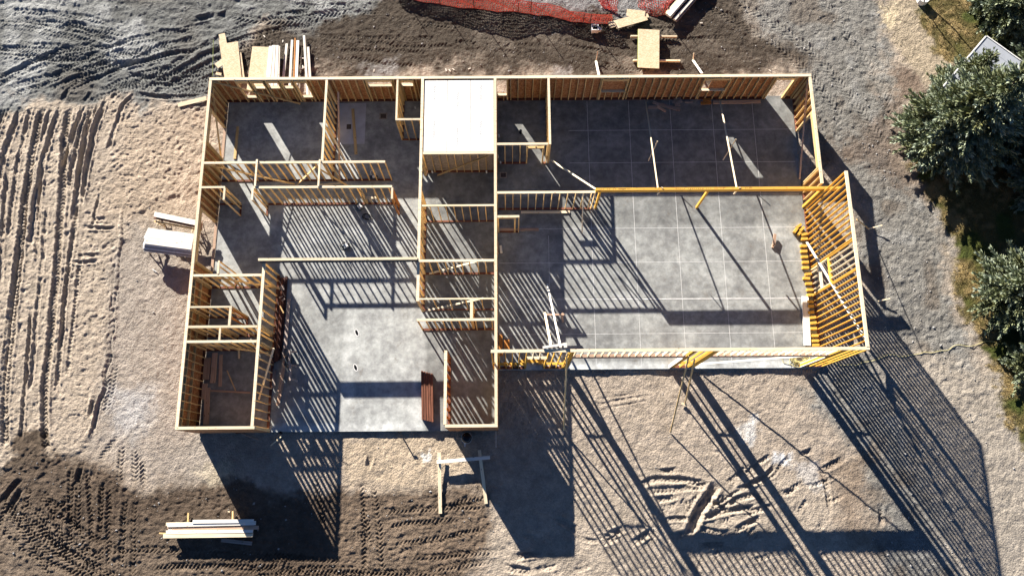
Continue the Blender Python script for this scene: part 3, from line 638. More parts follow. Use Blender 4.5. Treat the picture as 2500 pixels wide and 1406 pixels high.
wall('x', ys(515,457,H1), XW+.071, xs(549,457,H1), th=.1); wall('y', xs(547,472,H1), ys(547,488,H1), ys(515,457,H1)-.052, th=.1)
wall('y', xs(792,290,H1), ys(788,392,H1), YN-.072, th=.12, mat=ORANGE if 0 else PINE, osb=0, lab='wall between the two north rooms')
XO = xs(969, 240, H1); YO = ys(990, 291, H1)
wall('y', XO, YO+.05, YN-.072, th=.1); wall('x', YO, XO-.05, XC-.071, th=.1)
YP = ys(1110, 373, H1)
wall('x', YP, XC+.071, XM-.071, th=.12, osb=1, panelmat=OSBG, lab='south wall of the roofed box')
wall('x', ys(1110,501,H1), XC+.071, XM-.071, th=.09)
wall('x', YC2, XC+.071, XM-.071, th=.12)
YT = ys(1110, 729, H1)
wall('x', YT, XC-.06, XM-.071, th=.07, sp=.8); wall('y', xs(1151,755,H1), ys(1150,779,H1), YT-.04, th=.14)
wall('x', ys(1110,780,H1), XC-.02, XM-.071, th=.12)
wall('y', xs(1341,270,H1), ys(1341,352,H1), YN-.072, th=.12); wall('x', ys(1270,351,H1), XM+.071, xs(1341,351,H1)-.062, th=.12, op=[(xs(1287,400), xs(1322,400), 0, 1.95, .12, 'door')])
wall('x', ys(1330,469,H1), XM+.071, xs(1455,467,H1), th=.12, lab='stud wall on the garage floor west of the yellow beam')
YV = ys(1240,528,H1); wall('x', YV, XM+.071, xs(1268,527,H1), th=.12, op=[(xs(1219,565), xs(1255,565), 0, 2.3, .08, '')])
wall('x', YD, XW+.071, XS-.06, th=.12, op=()); wall('y', xs(533,652,H1), YD+.062, ys(534,636,H1), th=.09)
YE = ys(510,749,H1); wall('x', YE, XW+.071, xs(566,749,H1), th=.09)
YF = ys(540,797,H1); wall('y', xs(561,772,H1), YF+.062, YE-.047, th=.12, mat=ORANGE); wall('x', YF, XW+.071, XS-.06, th=.12)
YG = ys(540,833,H1); wall('y', xs(536,815,H1), YG+.062, YF-.062, th=.09); wall('x', YG, XW+.071, XS-.06, th=.12)
wall('y', XC-.005, ys(1018,650,H1), ys(1030,520,H1), th=.05, zt=H1-.1) if 0 else None
# steel beam over the great room
zb = H1+.30
ybm = ys(830, 632, zb)
mb = MB(); x0, x1 = xs(630,634,zb), xs(1019,630,zb)
mb.box((x0, ybm-.065, zb-.02), (x1, ybm+.065, zb), 0); mb.box((x0, ybm-.10, zb-.30), (x1, ybm+.10, zb-.28), 1); mb.box((x0, ybm-.012, zb-.28), (x1, ybm+.012, zb-.02), 1); mb.box((x0, ybm-.064, zb-.279), (x1, ybm-.05, zb-.021), 1)
o = mb.build('steel_beam', [PLATE, STEELD], house); 
# yellow laminated beam over the garage
zg = H1+.33; ygb = ys(1500, 461, zg)
a = (xs(1455,461,zg), ygb, zg-.2); bb_ = (xs(2054,452,zg), ygb, zg-.2)
bo = beam('laminated_beam', a, bb_, .14, .30, LSL, house)
bo['label'] = 'long yellow laminated beam printed with black lettering'
for (px_, yb2, m) in ((1453, 512, LSL), (1701, 513, LSL)):
    c = at(px_, yb2); beam('post', (c.x, ygb, .01), (c.x, ygb, zg-.36), .13, .11, m, house, up=(1,0,0))
c = at(1962, 512); beam('post', (c.x, ygb, .01), (c.x, ygb, zg-.36), .14, .14, LSL, house, up=(1,0,0))
for x in (1466, 1702, 1945): 
    pass
for (p, q) in ((1462, 1550), (1650, 1770), (1810, 1840), (1505, 1530)):
    for k in range(int((q-p)/5)):
        if R_.random() < .8:
            c = at(p+5*k, 461.5, zg); s_ = R_.uniform(.02, .045); mb = MB(); mb.box((c.x, ygb-.018, zg-.0495), (c.x+s_*1.6, ygb+.014, zg-.048)); mb.build('printed_mark', INKD, bo)
# pale roof deck of sealed strand board over the box room
bx0, bx1 = XC+.10, XM-.08; by0, by1 = YP+.09, YN-.16
cw = (bx1-bx0)/3; zr = H1-.045
def text_on(par, s, x, y, z, size, rz, mat):
    cu = bpy.data.curves.new('printed_text', 'FONT'); cu.body = s; cu.size = size; cu.align_x = 'CENTER'
    o = bpy.data.objects.new('printed_text', cu); COL.objects.link(o)
    dg = bpy.context.evaluated_depsgraph_get(); me = bpy.data.meshes.new_from_object(o.evaluated_get(dg)); bpy.data.objects.remove(o)
    me.materials.clear(); me.materials.append(mat); t = bpy.data.objects.new('printed_text', me); COL.objects.link(t)
    place(t, Matrix.Translation((x, y, z)) @ Matrix.Rotation(rz, 4, 'Z'), par); return t
for k, sp_ in enumerate((262, 297, 262)):
    yq = ys(1100, sp_, zr)
    for (a, b) in ((by0, yq-.007), (yq+.007, by1)):
        mb = MB(); mb.box((bx0+cw*k+.011, a, zr-.018), (bx0+cw*(k+1)-.011, b, zr)); pn = mb.build('roof_deck_panel', OSBW, house, Matrix.Translation(((bx0+cw*(k+.5)), (a+b)/2, zr)))
        if b-a > 1.2: text_on(pn, 'DURASTRAND', bx0+cw*(k+.5), (a+b)/2, zr+.002, .17, math.pi/2, INK)
# ---- temporary braces nailed to the walls
def brace(p, z0, q, z1, w_=.09, t_=.038, m=PLATE, par=None):
    return beam('brace', at(*p, z0), at(*q, z1), w_, t_, m, house)
brace((519,200), 2.35, (733,254), .08, m=PINE); brace((517,203), 2.3, (540,388), .06, m=PINE)
brace((503,402), 2.3, (720,450), .1, m=PINE); brace((726,450), .1, (770,408), 2.0, m=PINE); brace((778,412), 1.9, (862,462), .15, m=PINE)
brace((782,452), .1, (838,446), .1, m=PLATE)
brace((826,225), 2.0, (829,436), .05, .1, .04, PINKW); brace((800,310), 2.3, (862,430), .1, m=PLATE)
brace((1192,380), 2.3, (1068,428), .1, m=PINE); brace((1180,634), 2.3, (1048,668), .1, m=PLATE); brace((1180,728), 2.3, (1042,758), .1, m=PLATE)
brace((515,668), 2.1, (676,700), .1, m=PINE) if 0 else brace((520,676), 2.2, (690,705), .15, m=PINE)
brace((470,836), 2.3, (655,862), .2, m=PINE)
brace((668,850), 2.2, (632,975), .5, m=PLATE)
brace((1346,392), .9, (1454,462), 2.5, m=PLATE)
brace((1577,250), .12, (1607,466), 2.75, .07, .038, PLATE); brace((1605,345), 1.4, (1583,393), .15, .06, .03, PLATE)
brace((1758,247), .12, (1799,462), 2.75, .075, .038, PLATE); brace((1797,340), 1.4, (1765,391), .15, .06, .03, PLATE)
brace((1617,458), 2.82, (1605,476), 2.1, .09, .038, PLATE); brace((1806,458), 2.82, (1792,474), 2.1, .09, .038, PLATE)
brace((1972,196), 2.3, (1952,438), .06, m=PINKW)
brace((1969,590), .12, (2116,834), 4.95, .12, .038, WHITEW)
brace((1424,470), 2.4, (1421,568), .05, .06, .03, PLATE)
# braces on the outside
brace((1462,184), 1.3, (1455,150), .0, .12, .038, WHITEW); brace((1455,152), -.05, (1459,126), .25, .06, .04, PLATE)
brace((1714,180), 1.3, (1692,148), .0, .12, .038, WHITEW); brace((1692,150), -.05, (1694,130), .25, .06, .04, PLATE)
brace((2092,536), 2.6, (2121,558), .0, .07, .038, PINE); brace((2119,559), -.08, (2154,550), .2, .06, .04, PLATE)
brace((2144,735), -.05, (2173,729), .15, .06, .04, PLATE)
brace((1384,866), 4.3, (1376,1054), -.1, .075, .038, PINE); brace((1682,868), 4.2, (1637,1055), -.1, .075, .038, PINE); brace((1696,876), 3.9, (1672,988), -.1, .075, .038, PINE)
beam('brace_foot', at(1664,984,-.02), at(1676,990,-.02), .12, .06, PLATE, house); beam('brace_foot', at(1374,1050,-.02), at(1378,1058,-.02), .12, .06, GREYW, house)
# yellow packing strip and light strip over the long west opening
print('studs', len(STUDS), 'wood walls', NW)
ORD0 = 'first second third fourth fifth sixth seventh eighth ninth tenth eleventh twelfth thirteenth'.split()
# ------------------------------------------------------------------ loose lumber and things about the site
def lay(name, p, q, z, w_, t_, m, label, cat='board', group=None, z2=None, dz=0):
    """a piece lying with its top at height z"""
    z2 = z if z2 is None else z2
    a = at(*p, z); b = at(*q, z2); a.z -= t_/2; b.z -= t_/2
    return beam(name, a, b, w_, t_, m, None, (0, 0, 1), label, cat, group)
REDB = wood('red_brown_beam', (.12, .045, .026), (.22, .085, .05), (.29, .12, .075))
# pile in the dark soil, bottom left
G = 'boards in the long pile at the bottom left'
for (p, q, z, w_, m, l) in (((409,1281),(624,1276),.30,.19,WHITEW,'pale board on the north side of the pile, second from the top edge'),
    ((470,1273),(619,1271),.33,.17,WHITEW,'short pale board along the north edge of the bottom left pile'),
    ((419,1290.5),(631,1287),.26,.17,PINKW,'pinkish board in the middle of the bottom left pile, reaching furthest east'),
    ((405,1299),(617,1297),.33,.18,WHITEW,'wide pale board second from the south edge of the bottom left pile'),
    ((398,1308),(617,1305),.33,.2,PLATE,'pale board with nail marks along the south edge of the bottom left pile'),
    ((388,1301),(406,1302),.2,.07,PINE,'thin stick poking west out of the bottom left pile')):
    lay('board', p, q, z, w_, .05, m, l, group=G)
for k, zz in enumerate((.22, .16, .10)):
    for j in range(5): lay('board', (405+3*j+4*k, 1279+7*j), (622-2*j, 1277+6.6*j), zz+.03, .15, .045, (PLATE, PINKW, WHITEW)[(j+k) % 3], ['northernmost','second from the north','middle','second from the south','southernmost'][j]+' board in the '+['upper','middle','lowest'][k]+' hidden layer of the bottom left pile', group=G)
lay('sticker', (459.5,1251), (457,1300), .03, .08, .07, PINE, 'short cross piece sticking north out under the west part of the bottom left pile', 'board'); lay('sticker', (568,1247), (567,1300), .03, .08, .07, PINE, 'short cross piece sticking north out under the east part of the bottom left pile', 'board')
lay('board', (540,1318), (615,1326), -.05, .17, .04, GREYW, 'short grey board in the shade just south of the bottom left pile')
lay('scrap', (556,1248), (561,1249), -.04, .05, .03, PLATE, 'tiny pale scrap beside the cross piece north of the bottom left pile', 'scrap')
# stacks by the west wall, on sawhorses
def sawhorse(loc, rz, label, L_=1.1, h=.62, m=PLATE, group=None):
    t = empty('sawhorse', loc, label, 'sawhorse', group); M0 = Matrix.Translation(loc) @ Matrix.Rotation(rz, 4, 'Z')
    WM[t.name] = M0; t.matrix_world = M0
    P = lambda x, y, z: M0 @ Vector((x, y, z))
    beam('top_rail', P(-L_/2,0,h-.045), P(L_/2,0,h-.045), .09, .09, m, t)
    for sx in (-1, 1):
        for sy in (-1, 1): beam('leg', P(sx*(L_/2-.1), sy*.04, h-.08), P(sx*(L_/2-.02), sy*.24, 0), .085, .035, m, t)
        beam('brace', P(sx*(L_/2-.08), -.15, h*.45), P(sx*(L_/2-.08), .15, h*.45), .08, .03, m, t)
    return t
for (px_, py_, l) in ((366, 588, 'sawhorse under the west end of the big white stack'), (455, 600, 'sawhorse under the east end of the big white stack'), (384, 533, 'sawhorse under the west end of the narrow bundle outside the west wall'), (470, 548, 'sawhorse under the east end of the narrow bundle')):
    c = at(px_, py_, .5); sawhorse((c.x, c.y, -.13), math.radians(83), l, 1.0 if py_ > 570 else .6, .5)
G = 'white boards stacked on sawhorses outside the west wall'
for k in range(8):
    z = .48+.055*k; j = R_.uniform(-3, 3)
    for s_ in range(5):
        f = (s_+.5)/5
        pa = (358-7*f*1.0+j+R_.uniform(-2,2), 556+39*f+2.6*(7-k)); pb = (474-7*f, 571+39*f+2.6*(7-k))
        lab_ = 'white board stacked on sawhorses outside the west wall'
        lab_ = ['northernmost', 'second from the north', 'middle', 'second from the south', 'southernmost'][s_]+' white board, '+['bottom', 'second', 'third', 'fourth', 'fifth', 'sixth', 'seventh', 'top'][k]+' layer of the big stack by the west wall'
        if k == 9: lab_ = ['northernmost', 'second from the north', 'middle', 'second from the south', 'southernmost'][s_]+' board in the top layer of the big white stack by the west wall'
        lay('board', pa, pb, z+.05, .172, .05, (WHITEW, GREYW, WHITEW, WHITEP, GREYW, WHITEP, WHITEW, WHITEW)[k], lab_, group=G)  # grey layers: the stack's shaded south side put into the colour
G = 'boards in the narrow bundle outside the west wall'
for k, (pa, pb, z, w_, m, l) in enumerate((((377,520),(488,543),.78,.14,WHITEW,'top board on the north side of the narrow bundle'), ((376,526),(486,549),.78,.13,WHITEW,'top board on the south side of the narrow bundle'), ((376,531),(486,555),.68,.12,TREATED,'brown board under the narrow bundle'), ((378,521),(490,546),.70,.14,PLATE,'lower pale board of the narrow bundle'), ((376,540),(492,562),.6,.09,PINE,'single yellowish board south of the narrow bundle'))):
    lay('board', pa, pb, z, w_, .05, m, l+' outside the west wall', group=G)
for k in range(5): lay('board', (486, 541+4*k), (493, 543+4*k), .66-.03*k, .12, .05, PINKW, 'end of a short reddish offcut stuck in the narrow bundle', group='reddish offcuts in the narrow bundle')
lay('scrap', (372,657), (382,664), -.08, .04, .03, WHITEP, 'thin white sliver on the gravel south of the white stack', 'scrap')
lay('board', (434,257), (504,240), -.02, .26, .04, PLATE, 'pale plank lying on the sand edge by the north west corner of the house')
# north west heap
def sheet(p, q, z, w_, m, l, t_=.015, name='strand_board', cat='panel', g=None): return lay(name, p, q, z, w_, t_, m, l, cat, g)
sheet((541,83), (549,116), .0, .36, OSBL, 'small strand board offcut at the north tip of the heap by the north west corner')
sheet((543,96), (560,210), .02, .42, OSBL, 'long narrow strand board strip in the heap by the north west corner')
sheet((566,104), (576,205), .09, .70, OSBL, 'large strand board piece on top of the heap by the north west corner', .03)
sheet((580,130), (590,205), .04, .42, OSBL, 'slanting strand board strip on the east side of the heap by the north west corner')
sheet((528,162), (556,142), .0, .36, OSBL, 'square strand board offcut turned aslant west of the heap')
sheet((527,179), (540,182), -.06, .17, OSBL, 'little strand board scrap on the ground west of the heap')
sheet((549,135), (562,205), .05, .2, OSBL, 'narrow strand board strip beneath the large piece of the heap')
for k in range(4): sheet((642+.5*k,115+.4*k), (628+.5*k,222), -.02+.03*k, 1.22, OSBL, ['bottom','second lowest','second highest','top'][k]+' full strand board sheet of the stack north of the bedroom wall', .02, g='full sheets north of the bedroom wall')
for k in range(7):
    l = 'white board lying in the tight row on the strand board stack, '+['westmost', 'second from the west', 'third from the west', 'in the middle', 'third from the east', 'second from the east', 'eastmost'][k]
    lay('board', (660+3.6*k, 113-(2 if 1 < k < 6 else 0)), (649+5.0*k, 222), .16+(.03 if k % 2 else 0)+.01*k, .10 if k > 2 else .16, .05, WHITEW, l, group='white boards on the strand board stack')
for (p, q, z, w_, m, l) in (((700,107),(688,225),.02,.14,WHITEW,'single white board between the white row and the three boards'), ((713,98),(706,225),.05,.13,WHITEW,'white board on the west side of the three boards north of the bedroom'), ((720.5,93),(716,225),.03,.07,ORANGE,'thin orange strip between two white boards north of the bedroom'), ((727,99),(722,225),.10,.16,WHITEW,'white board on the east side of the three boards north of the bedroom'), ((742,87),(751,240),.06,.13,WHITEW,'long white board leaning east, reaching furthest north of the house'), ((752,115),(760,240),.04,.14,WHITEW,'white board just east of the longest one, north of the bedroom')):
    lay('board', p, q, z, w_, .05, m, l)
for (p, q) in (((733,141),(741,143)), ((738,160),(741,167)), ((733,169),(743,164))): lay('scrap', p, q, -.04, .07, .03, WHITEW, 'small white scrap in the gap west of the longest white board', 'scrap', group='small white scraps by the longest board')
c0 = at(521,98,.0); c1 = at(519,186,.0); mb = MB(); mb.tube([c0, c1], .018, 6); tag(mb.build('rod', GREENM), 'thin green rod lying by the north west corner of the house', 'rod')
for (x, y) in ((645,89), (690,100), (1098,173), (1089,171), (1107,170), (1146,168), (913,172), (1712,57), (1880,172)):
    a_ = R_.uniform(0, 3); c = at(x, y, -.1); beam('scrap', (c.x-.08*math.cos(a_), c.y-.08*math.sin(a_), gz(c.x,c.y)+.03), (c.x+.08*math.cos(a_), c.y+.08*math.sin(a_), gz(c.x,c.y)+.03), .05, .03, WHITEW, None, (0,0,1), 'small pale wood chip on the dark soil north of the house', 'scrap', 'wood chips north of the house')
# north east heap and bundles
sheet((1488,62), (1574,38), .06, .40, OSBL, 'long strand board strip in the middle of the heap by the orange netting')
sheet((1504,66), (1580,45), .10, .26, OSBL, 'narrow strand board strip on the south side of the heap by the orange netting')
sheet((1530,31), (1575,36), .03, .46, OSBL, 'short strand board piece on the north side of the heap by the orange netting')
sheet((1486,62), (1500,57), .0, .28, OSBL, 'strand board offcut at the west end of the heap by the orange netting'); sheet((1568,42), (1583,38), -.01, .26, OSBL, 'strand board offcut at the east end of the heap by the orange netting')
for k, (m, w_, z) in enumerate(((PLATE, .2, .3), (WHITEW, .26, .36), (WHITEW, .1, .3), (DARKB, .08, .22), (WHITEW, .16, .26), (GREYW, .1, .2))):
    off = (-9+5.0*k, -6+3.6*k)
    lay('board', (1636+off[0], 40+off[1]*.9), (1715+off[0], -50+off[1]*.9), z, w_, .14, m, ['yellowish board, west side of the bundle at the top edge', 'wide white board in the bundle at the top edge', 'narrow white board in the bundle at the top edge', 'dark board in the bundle at the top edge', 'white board on the east side of the bundle at the top edge', 'grey board on the outer east side of the bundle at the top edge'][k], group='boards in the bundle at the top edge')
for (y, x0, x1, l) in ((88,1540,1653,'north cross timber under the strand board stack'), (147,1546,1661,'south cross timber under the strand board stack')):
    lay('cross_timber', (x0,y), (x1,y+1), .05, .09, .14, PLATE, l+' north of the garage', 'timber')
for k in range(14):
    j = R_.uniform(-.8, .8)
    lay('strand_board', (1583+j+.1*k, 74-.1*k), (1582+j+.1*k, 164+.2*k), .07+.02*k, 1.2, .018, OSBL if k > 10 else GREENM, (['bottom']+ORD0[1:13]+['top'])[k]+(' strand board sheet of' if k in (0, 13) else ' strand board sheet from the bottom of')+' the squared stack north of the garage', 'panel', 'sheets in the squared stack north of the garage')
# small white box with an open top by the stakes
c = at(1452,72,0); t = empty('electrical_box', (c.x,c.y,gz(c.x,c.y)), 'small white open topped box on a post at the end of the orange netting', 'box')
mb = MB(); g_ = c.z-.1
for (x0,y0,x1,y1) in ((-.2,-.2,.2,-.15),(-.2,.15,.2,.2),(-.2,-.15,-.15,.15),(.15,-.15,.2,.15)): mb.box((c.x+x0,c.y+y0,g_),(c.x+x1,c.y+y1,g_+.32))
mb.box((c.x-.15,c.y-.15,g_+.02),(c.x+.15,c.y+.15,g_+.1),1); mb.build('housing', [WHITEP, RUST], t)
mb = MB(); mb.tube([(c.x+.28,c.y-.05,g_),(c.x+.28,c.y-.05,g_+.22)], .1, 10); mb.build('canister', WHITEP, t)
# stakes and the orange netting
SP = [(985,-6,.9),(1075,12,1.0),(1158,23,1.25),(1265,31,.75),(1296,34,1.15),(1423,57,.75),(1440,60,.95),(1617,38,1.15)]
for k, (x, y, h) in enumerate(SP):
    c = at(x, y, -.15); mb = MB(); mb.tube([(c.x,c.y,-.25),(c.x+R_.uniform(-.03,.03),c.y,h)], .022, 6)
    tag(mb.build('stake', RUST, M=Matrix.Translation((c.x,c.y,-.15))), 'thin rusty steel stake '+['furthest west, at the top edge of the picture','where the netting enters the picture from the north','by the western part of the orange netting','short one just west of the tall middle stake','tall one in the middle of the orange netting','shorter one beside the white box','taller one beside the white box','beside the bundle at the top edge'][k], 'stake', 'steel stakes along the orange netting')
mb = MB(); c = at(1655,48,-.15); mb.tube([(c.x,c.y,-.2),(c.x,c.y,.5)], .02, 6); tag(mb.build('stake', RUST, M=Matrix.Translation((c.x,c.y,-.15))), 'short rusty steel stake at the south end of the bundle at the top edge', 'stake')
def net(pts, h, label, lean=.25, slump=0):
    P = [at(x, y, -.1) for x, y in pts]; Q = []
    for a, b in zip(P, P[1:]):
        n_ = max(1, int((b-a).length/.12)); Q += [a+(b-a)*k/n_ for k in range(n_)]
    Q.append(P[-1]); m_ = 8; mb = MB(); rows = []
    for k, p in enumerate(Q):
        hh = h*(1-.28*abs(math.sin(k*.043+1.1)))*(1-slump*k/len(Q)); r_ = []
        for j in range(m_+1):
            f = j/m_; r_.append(Vector((p.x+.05*math.sin(k*.7+j), p.y+lean*f*(1+.4*math.sin(k*.11))+.05*math.sin(k*.35+j*.8), gz(p.x,p.y)+.02+hh*f)))
        rows.append(r_)
    hw = .021
    def strip(a, b, s=hw):
        d_ = (b-a).normalized(); n_ = Vector((d_.z, 0, -d_.x)); n_ = n_.normalized() if n_.length > .1 else Vector((0, 0, 1)); i_ = len(mb.v)
        mb.v += [tuple(a-n_*s), tuple(b-n_*s), tuple(b+n_*s), tuple(a+n_*s)]; mb.f.append((i_,i_+1,i_+2,i_+3)); mb.m.append(0)
    for k in range(len(rows)-1):
        for j in range(m_+1): strip(rows[k][j], rows[k+1][j], .035 if j in (0, m_) else hw)
    for k in range(len(rows)):
        for j in range(m_): strip(rows[k][j], rows[k][j+1])
    return tag(mb.build('safety_net', NETM), label, 'netting')
net([(960,-14),(985,-6),(1075,12),(1158,22),(1265,31),(1296,33),(1380,48),(1440,59),(1492,57)], .85, 'long orange red plastic netting hung from thin steel stakes across the top of the site')
net([(1505,34),(1475,20),(1462,2),(1455,-20)], .6, 'slumped end of orange red netting folded back north of the strand board heap', .5)
net([(1625,36),(1600,42),(1575,30),(1560,16)], .75, 'short sagging length of orange red netting west of the bundle at the top edge', .8)
net([(1620,36),(1650,-5),(1670,-40)], .7, 'orange red netting running north beside the bundle at the top edge', .3)
# three boards laid as an H south of the house
lay('board', (1072,1104), (1075,1253), .16, .17, .04, PLATE, 'long pale board lying north to south on the sand, west leg of the H', z2=-.08)
lay('board', (1170,1098), (1187,1229), .16, .16, .04, PLATE, 'pale board lying half in shade, east leg of the H', z2=-.08)
lay('board', (1066,1127.5), (1196,1116), .30, .17, .13, WHITEW, 'pale board laid across the two others south of the house', group=None)
# black domed drum at the south wall
c = at(1139,1068,.5); g_ = -.12; t = empty('drum', (c.x,c.y,g_), 'glossy black round drum with a domed lid and a white handle by the south wall', 'drum')
mb = MB(); pts = [(c.x,c.y,g_+z) for z in (.0,.02,.3,.5)]; mb.tube(pts, [.2,.23,.25,.25], 24); mb.build('body', BLACKP, t, smooth=False)
mb = MB(); mb.tube([(c.x,c.y,g_+.5+.2*math.sin(a)) for a in (0,.3,.6,.9,1.2,1.45,1.56)], [.26*math.cos(a)+.004 for a in (0,.3,.6,.9,1.2,1.45,1.56)], 24, cap=False); mb.build('lid', BLACKP, t, smooth=True)
mb = MB(); mb.tube([(c.x+.27*math.cos(a),c.y+.27*math.sin(a),g_+.5) for a in [k*.262 for k in range(25)]], .012, 6, cap=False); mb.build('rim', STEELW, t)
mb = MB(); mb.box((c.x-.12,c.y-.42,g_+.42),(c.x-.06,c.y-.25,g_+.47)); mb.build('handle', WHITEP, t)
# flashing strip standing off the south east corner of the house
beam('flashing', at(1211,1052,1.2), at(1211,1091,1.6), .03, .01, STEELW, house)
for (p, q, m, l) in (((588,1058),(630,1073),PINKW,'thin reddish stick in the shade south of the small south west room'), ((575,1057),(620,1054),DARKB,'dark stick lying against the south wall in the shade'), ((660,1088),(688,1064),PLATE,'thin pale stick aslant in the shade south of the slab')): lay('stick', p, q, -.09, .06, .03, m, l, 'stick')
c = at(686,1056,-.05); mb = MB(); mb.tube([(c.x,c.y,-.15),(c.x,c.y,.05)], .07, 10); tag(mb.build('pipe_stub', BLACKP), 'short black pipe stub at the west end of the slab edge', 'pipe')
c = at(976,1056,-.05); mb = MB(); mb.tube([(c.x,c.y,-.15),(c.x,c.y,.42)], .035, 8); mb.box((c.x,c.y-.03,.36),(c.x+.18,c.y+.03,.42)); tag(mb.build('pipe_stub', BLACKP), 'short black pipe with an elbow in the middle of the south slab edge', 'pipe')
# --- inside the house
lay('board', (580,309), (573,388), .05, .15, .04, PINE, 'board lying alone on the floor of the north west bedroom')
lay('board', (861,266), (869,377), .06, .16, .04, PINE, 'board lying across the pale shower recess')
G = 'red brown beams in the stack on the sunny floor'
for k in range(5):
    for j in range(2): lay('beam', (1030+5.9*k, 905+1.6*k+2*j), (1032+5.9*k, 1024+1.4*k), .13+.12*j+(.02 if k % 2 else 0), .10, .115, REDB, 'red brown beam in the stack on the sunny floor, '+['westmost','second from the west','middle','second from the east','eastmost'][k]+(' on top' if j else ' underneath'), 'beam', G)
G = 'dark brown beams laid along the great room wall'
for k in range(4):
    lay('beam', (685+4.6*k, 678-4*(k > 2)), (667+5.2*k, 884-3*k), .22 if k < 3 else .16, .12, .2 if k < 3 else .14, DARKB if k != 1 else TREATED, 'dark brown beam along the great room wall, '+['next to the wall','second from the wall','third from the wall','outermost'][k], 'beam', G)
for (p, q, w_, m) in (((687,697),(691,708),.2,GREYW), ((686,707),(696,724),.04,PINKW), ((681,727),(690,723),.06,GREYW), ((688,734),(695,729),.08,GREYW), ((684,746),(692,764),.07,PINE)): lay('scrap', p, q, .26, w_, .03, m, {697:'pale torn scrap at the north end of the dark brown beams',707:'thin stick scrap lying on the dark brown beams',727:'short scrap aslant on the dark beams, below the stick',734:'square scrap beside the slanting one on the dark beams',746:'yellowish scrap furthest south on the dark brown beams'}[p[1]], 'scrap', 'scraps on the dark beams')
lay('board', (705,729), (696,850), .12, .17, .1, GREYW, 'greyish board standing out east of the dark brown beams'); lay('board', (693,848), (690,868), .2, .1, .04, GREYW, 'short grey board at the south end of the dark beams')
lay('board', (696,868), (682,955), .3, .17, .1, PINKW, 'long pinkish board on the floor east of the great room wall', z2=.2); lay('board', (690,930), (677,990), .14, .17, .05, PINKW, 'pinkish board, the southern one of two end to end east of the great room wall')
lay('board', (670,900), (668,944), .1, .17, .05, GREYW, 'short grey board beside the great room wall')
for k, (x, y, l) in enumerate(((714,878,'grey sawhorse north of its twin on the shaded great room floor'), (716,912,'grey sawhorse south of its twin on the shaded great room floor'))):
    c = at(x, y); sawhorse((c.x, c.y, 0), math.radians(92), l, .85, .6, GREYW)
c = at(708,884); mb = MB(); mb.box((c.x-.16,c.y-.22,0),(c.x+.1,c.y+.22,.42)); mb.tube([(c.x-.1,c.y-.1,.42),(c.x,c.y,.52),(c.x+.05,c.y+.15,.42)], .02, 6); tag(mb.build('tool_chest', STEELD), 'blue grey tool chest between the two grey sawhorses', 'chest')
PB = [((507,873),(502,926),.1,.34,'wide pinkish board nearest the west wall of the south west room'), ((524,861),(522,896),.13,.26,'northern pinkish board in the middle of the south west room'), ((522,896),(519,934),.12,.27,'southern pinkish board in the middle of the south west room'), ((539,866),(537,943),.07,.17,'long narrow pinkish board lying alone in the south west room'), ((500,936),(497,974),.13,.26,'short pinkish board by the west wall of the south west room'), ((502,974),(499,1036),.12,.13,'long board against the west wall, outer one in the south west corner'), ((509,946),(506,1036),.14,.15,'long board against the west wall, inner one in the south west corner')]
for (p, q, z, w_, l) in PB: lay('board', p, q, z, w_, .05, PINKW, l)
lay('stick', (554,904), (575,953), .04, .05, .02, PINE, 'thin stick lying aslant on the south west room floor', 'stick'); lay('board', (514,953), (611,958), .05, .09, .05, PINKW, 'long thin board lying across the south west room'); lay('board', (583,853), (583,875), .3, .1, .04, PLATE, 'short pale board end near the north side of the south west room', z2=.1)
# boxes of nails and coils on the great room floor
def coil(c, r, n_, rr, mat, name, label, cat, z0=.02, par=None, jit=.06):
    pts = []; q = R_.uniform(0, 6)
    for k in range(n_*14):
        a = k*2*math.pi/14+q; r_ = r*(1+jit*math.sin(k*.9)+.12*math.sin(k*.21)); pts.append((c.x+r_*math.cos(a)+jit*.5*math.sin(k*.13), c.y+r_*.85*math.sin(a), z0+rr+.012*k/14+.01*math.sin(k*.5)))
    mb = MB(); mb.tube(pts, rr, 6); o = mb.build(name, mat, par)
    return tag(o, label, cat) if par is None else o
def compressor(x, y, rz, label, s_c=.75):
    c = at(x, y); t = empty('air_compressor', (c.x, c.y, 0), label, 'compressor')
    M0 = Matrix.Translation((c.x, c.y, 0)) @ Matrix.Rotation(rz, 4, 'Z') @ Matrix.Scale(s_c, 4); P = lambda a, b, c_: tuple(M0 @ Vector((a, b, c_)))
    for s_ in (-1, 1):
        mb = MB(); mb.tube([P(-.32,s_*.11,.16),P(-.29,s_*.11,.16),P(.29,s_*.11,.16),P(.32,s_*.11,.16)], [.02,.065,.065,.02], 12); mb.build('tank', STEELD, t)
    mb = MB(); mb.obox(M0 @ Matrix.Translation((.05,0,.33)), (.28,.24,.2)); mb.build('motor', STEELW, t)
    mb = MB(); mb.tube([P(-.34,-.14,.2),P(-.34,-.14,.5),P(-.34,.14,.5),P(-.34,.14,.2)], .018, 6); mb.build('handle', BLACKP, t)
    mb = MB(); mb.tube([P(.2,.12,.42),P(.2,.16,.44)], .05, 10); mb.build('gauge', WHITEP, t)
    return t
compressor(879, 507, -.9, 'white and black air compressor under the corridor wall of the great room')
coil(at(896,530), .19, 4, .013, BLACKP, 'air_hose', 'black air hose coiled beside the compressor on the striped floor', 'hose', jit=.12)
compressor(846, 604, .4, 'small pale machine standing alone on the striped great room floor')
coil(at(841,594), .15, 3, .013, WHITEP, 'air_hose', 'pale hose loops around the small machine on the striped floor', 'hose', jit=.15)
c = at(914,436); t = empty('nail_gun_case', (c.x,c.y,0), 'small grey tool with a looped white cord at the foot of the corridor wall', 'tool')
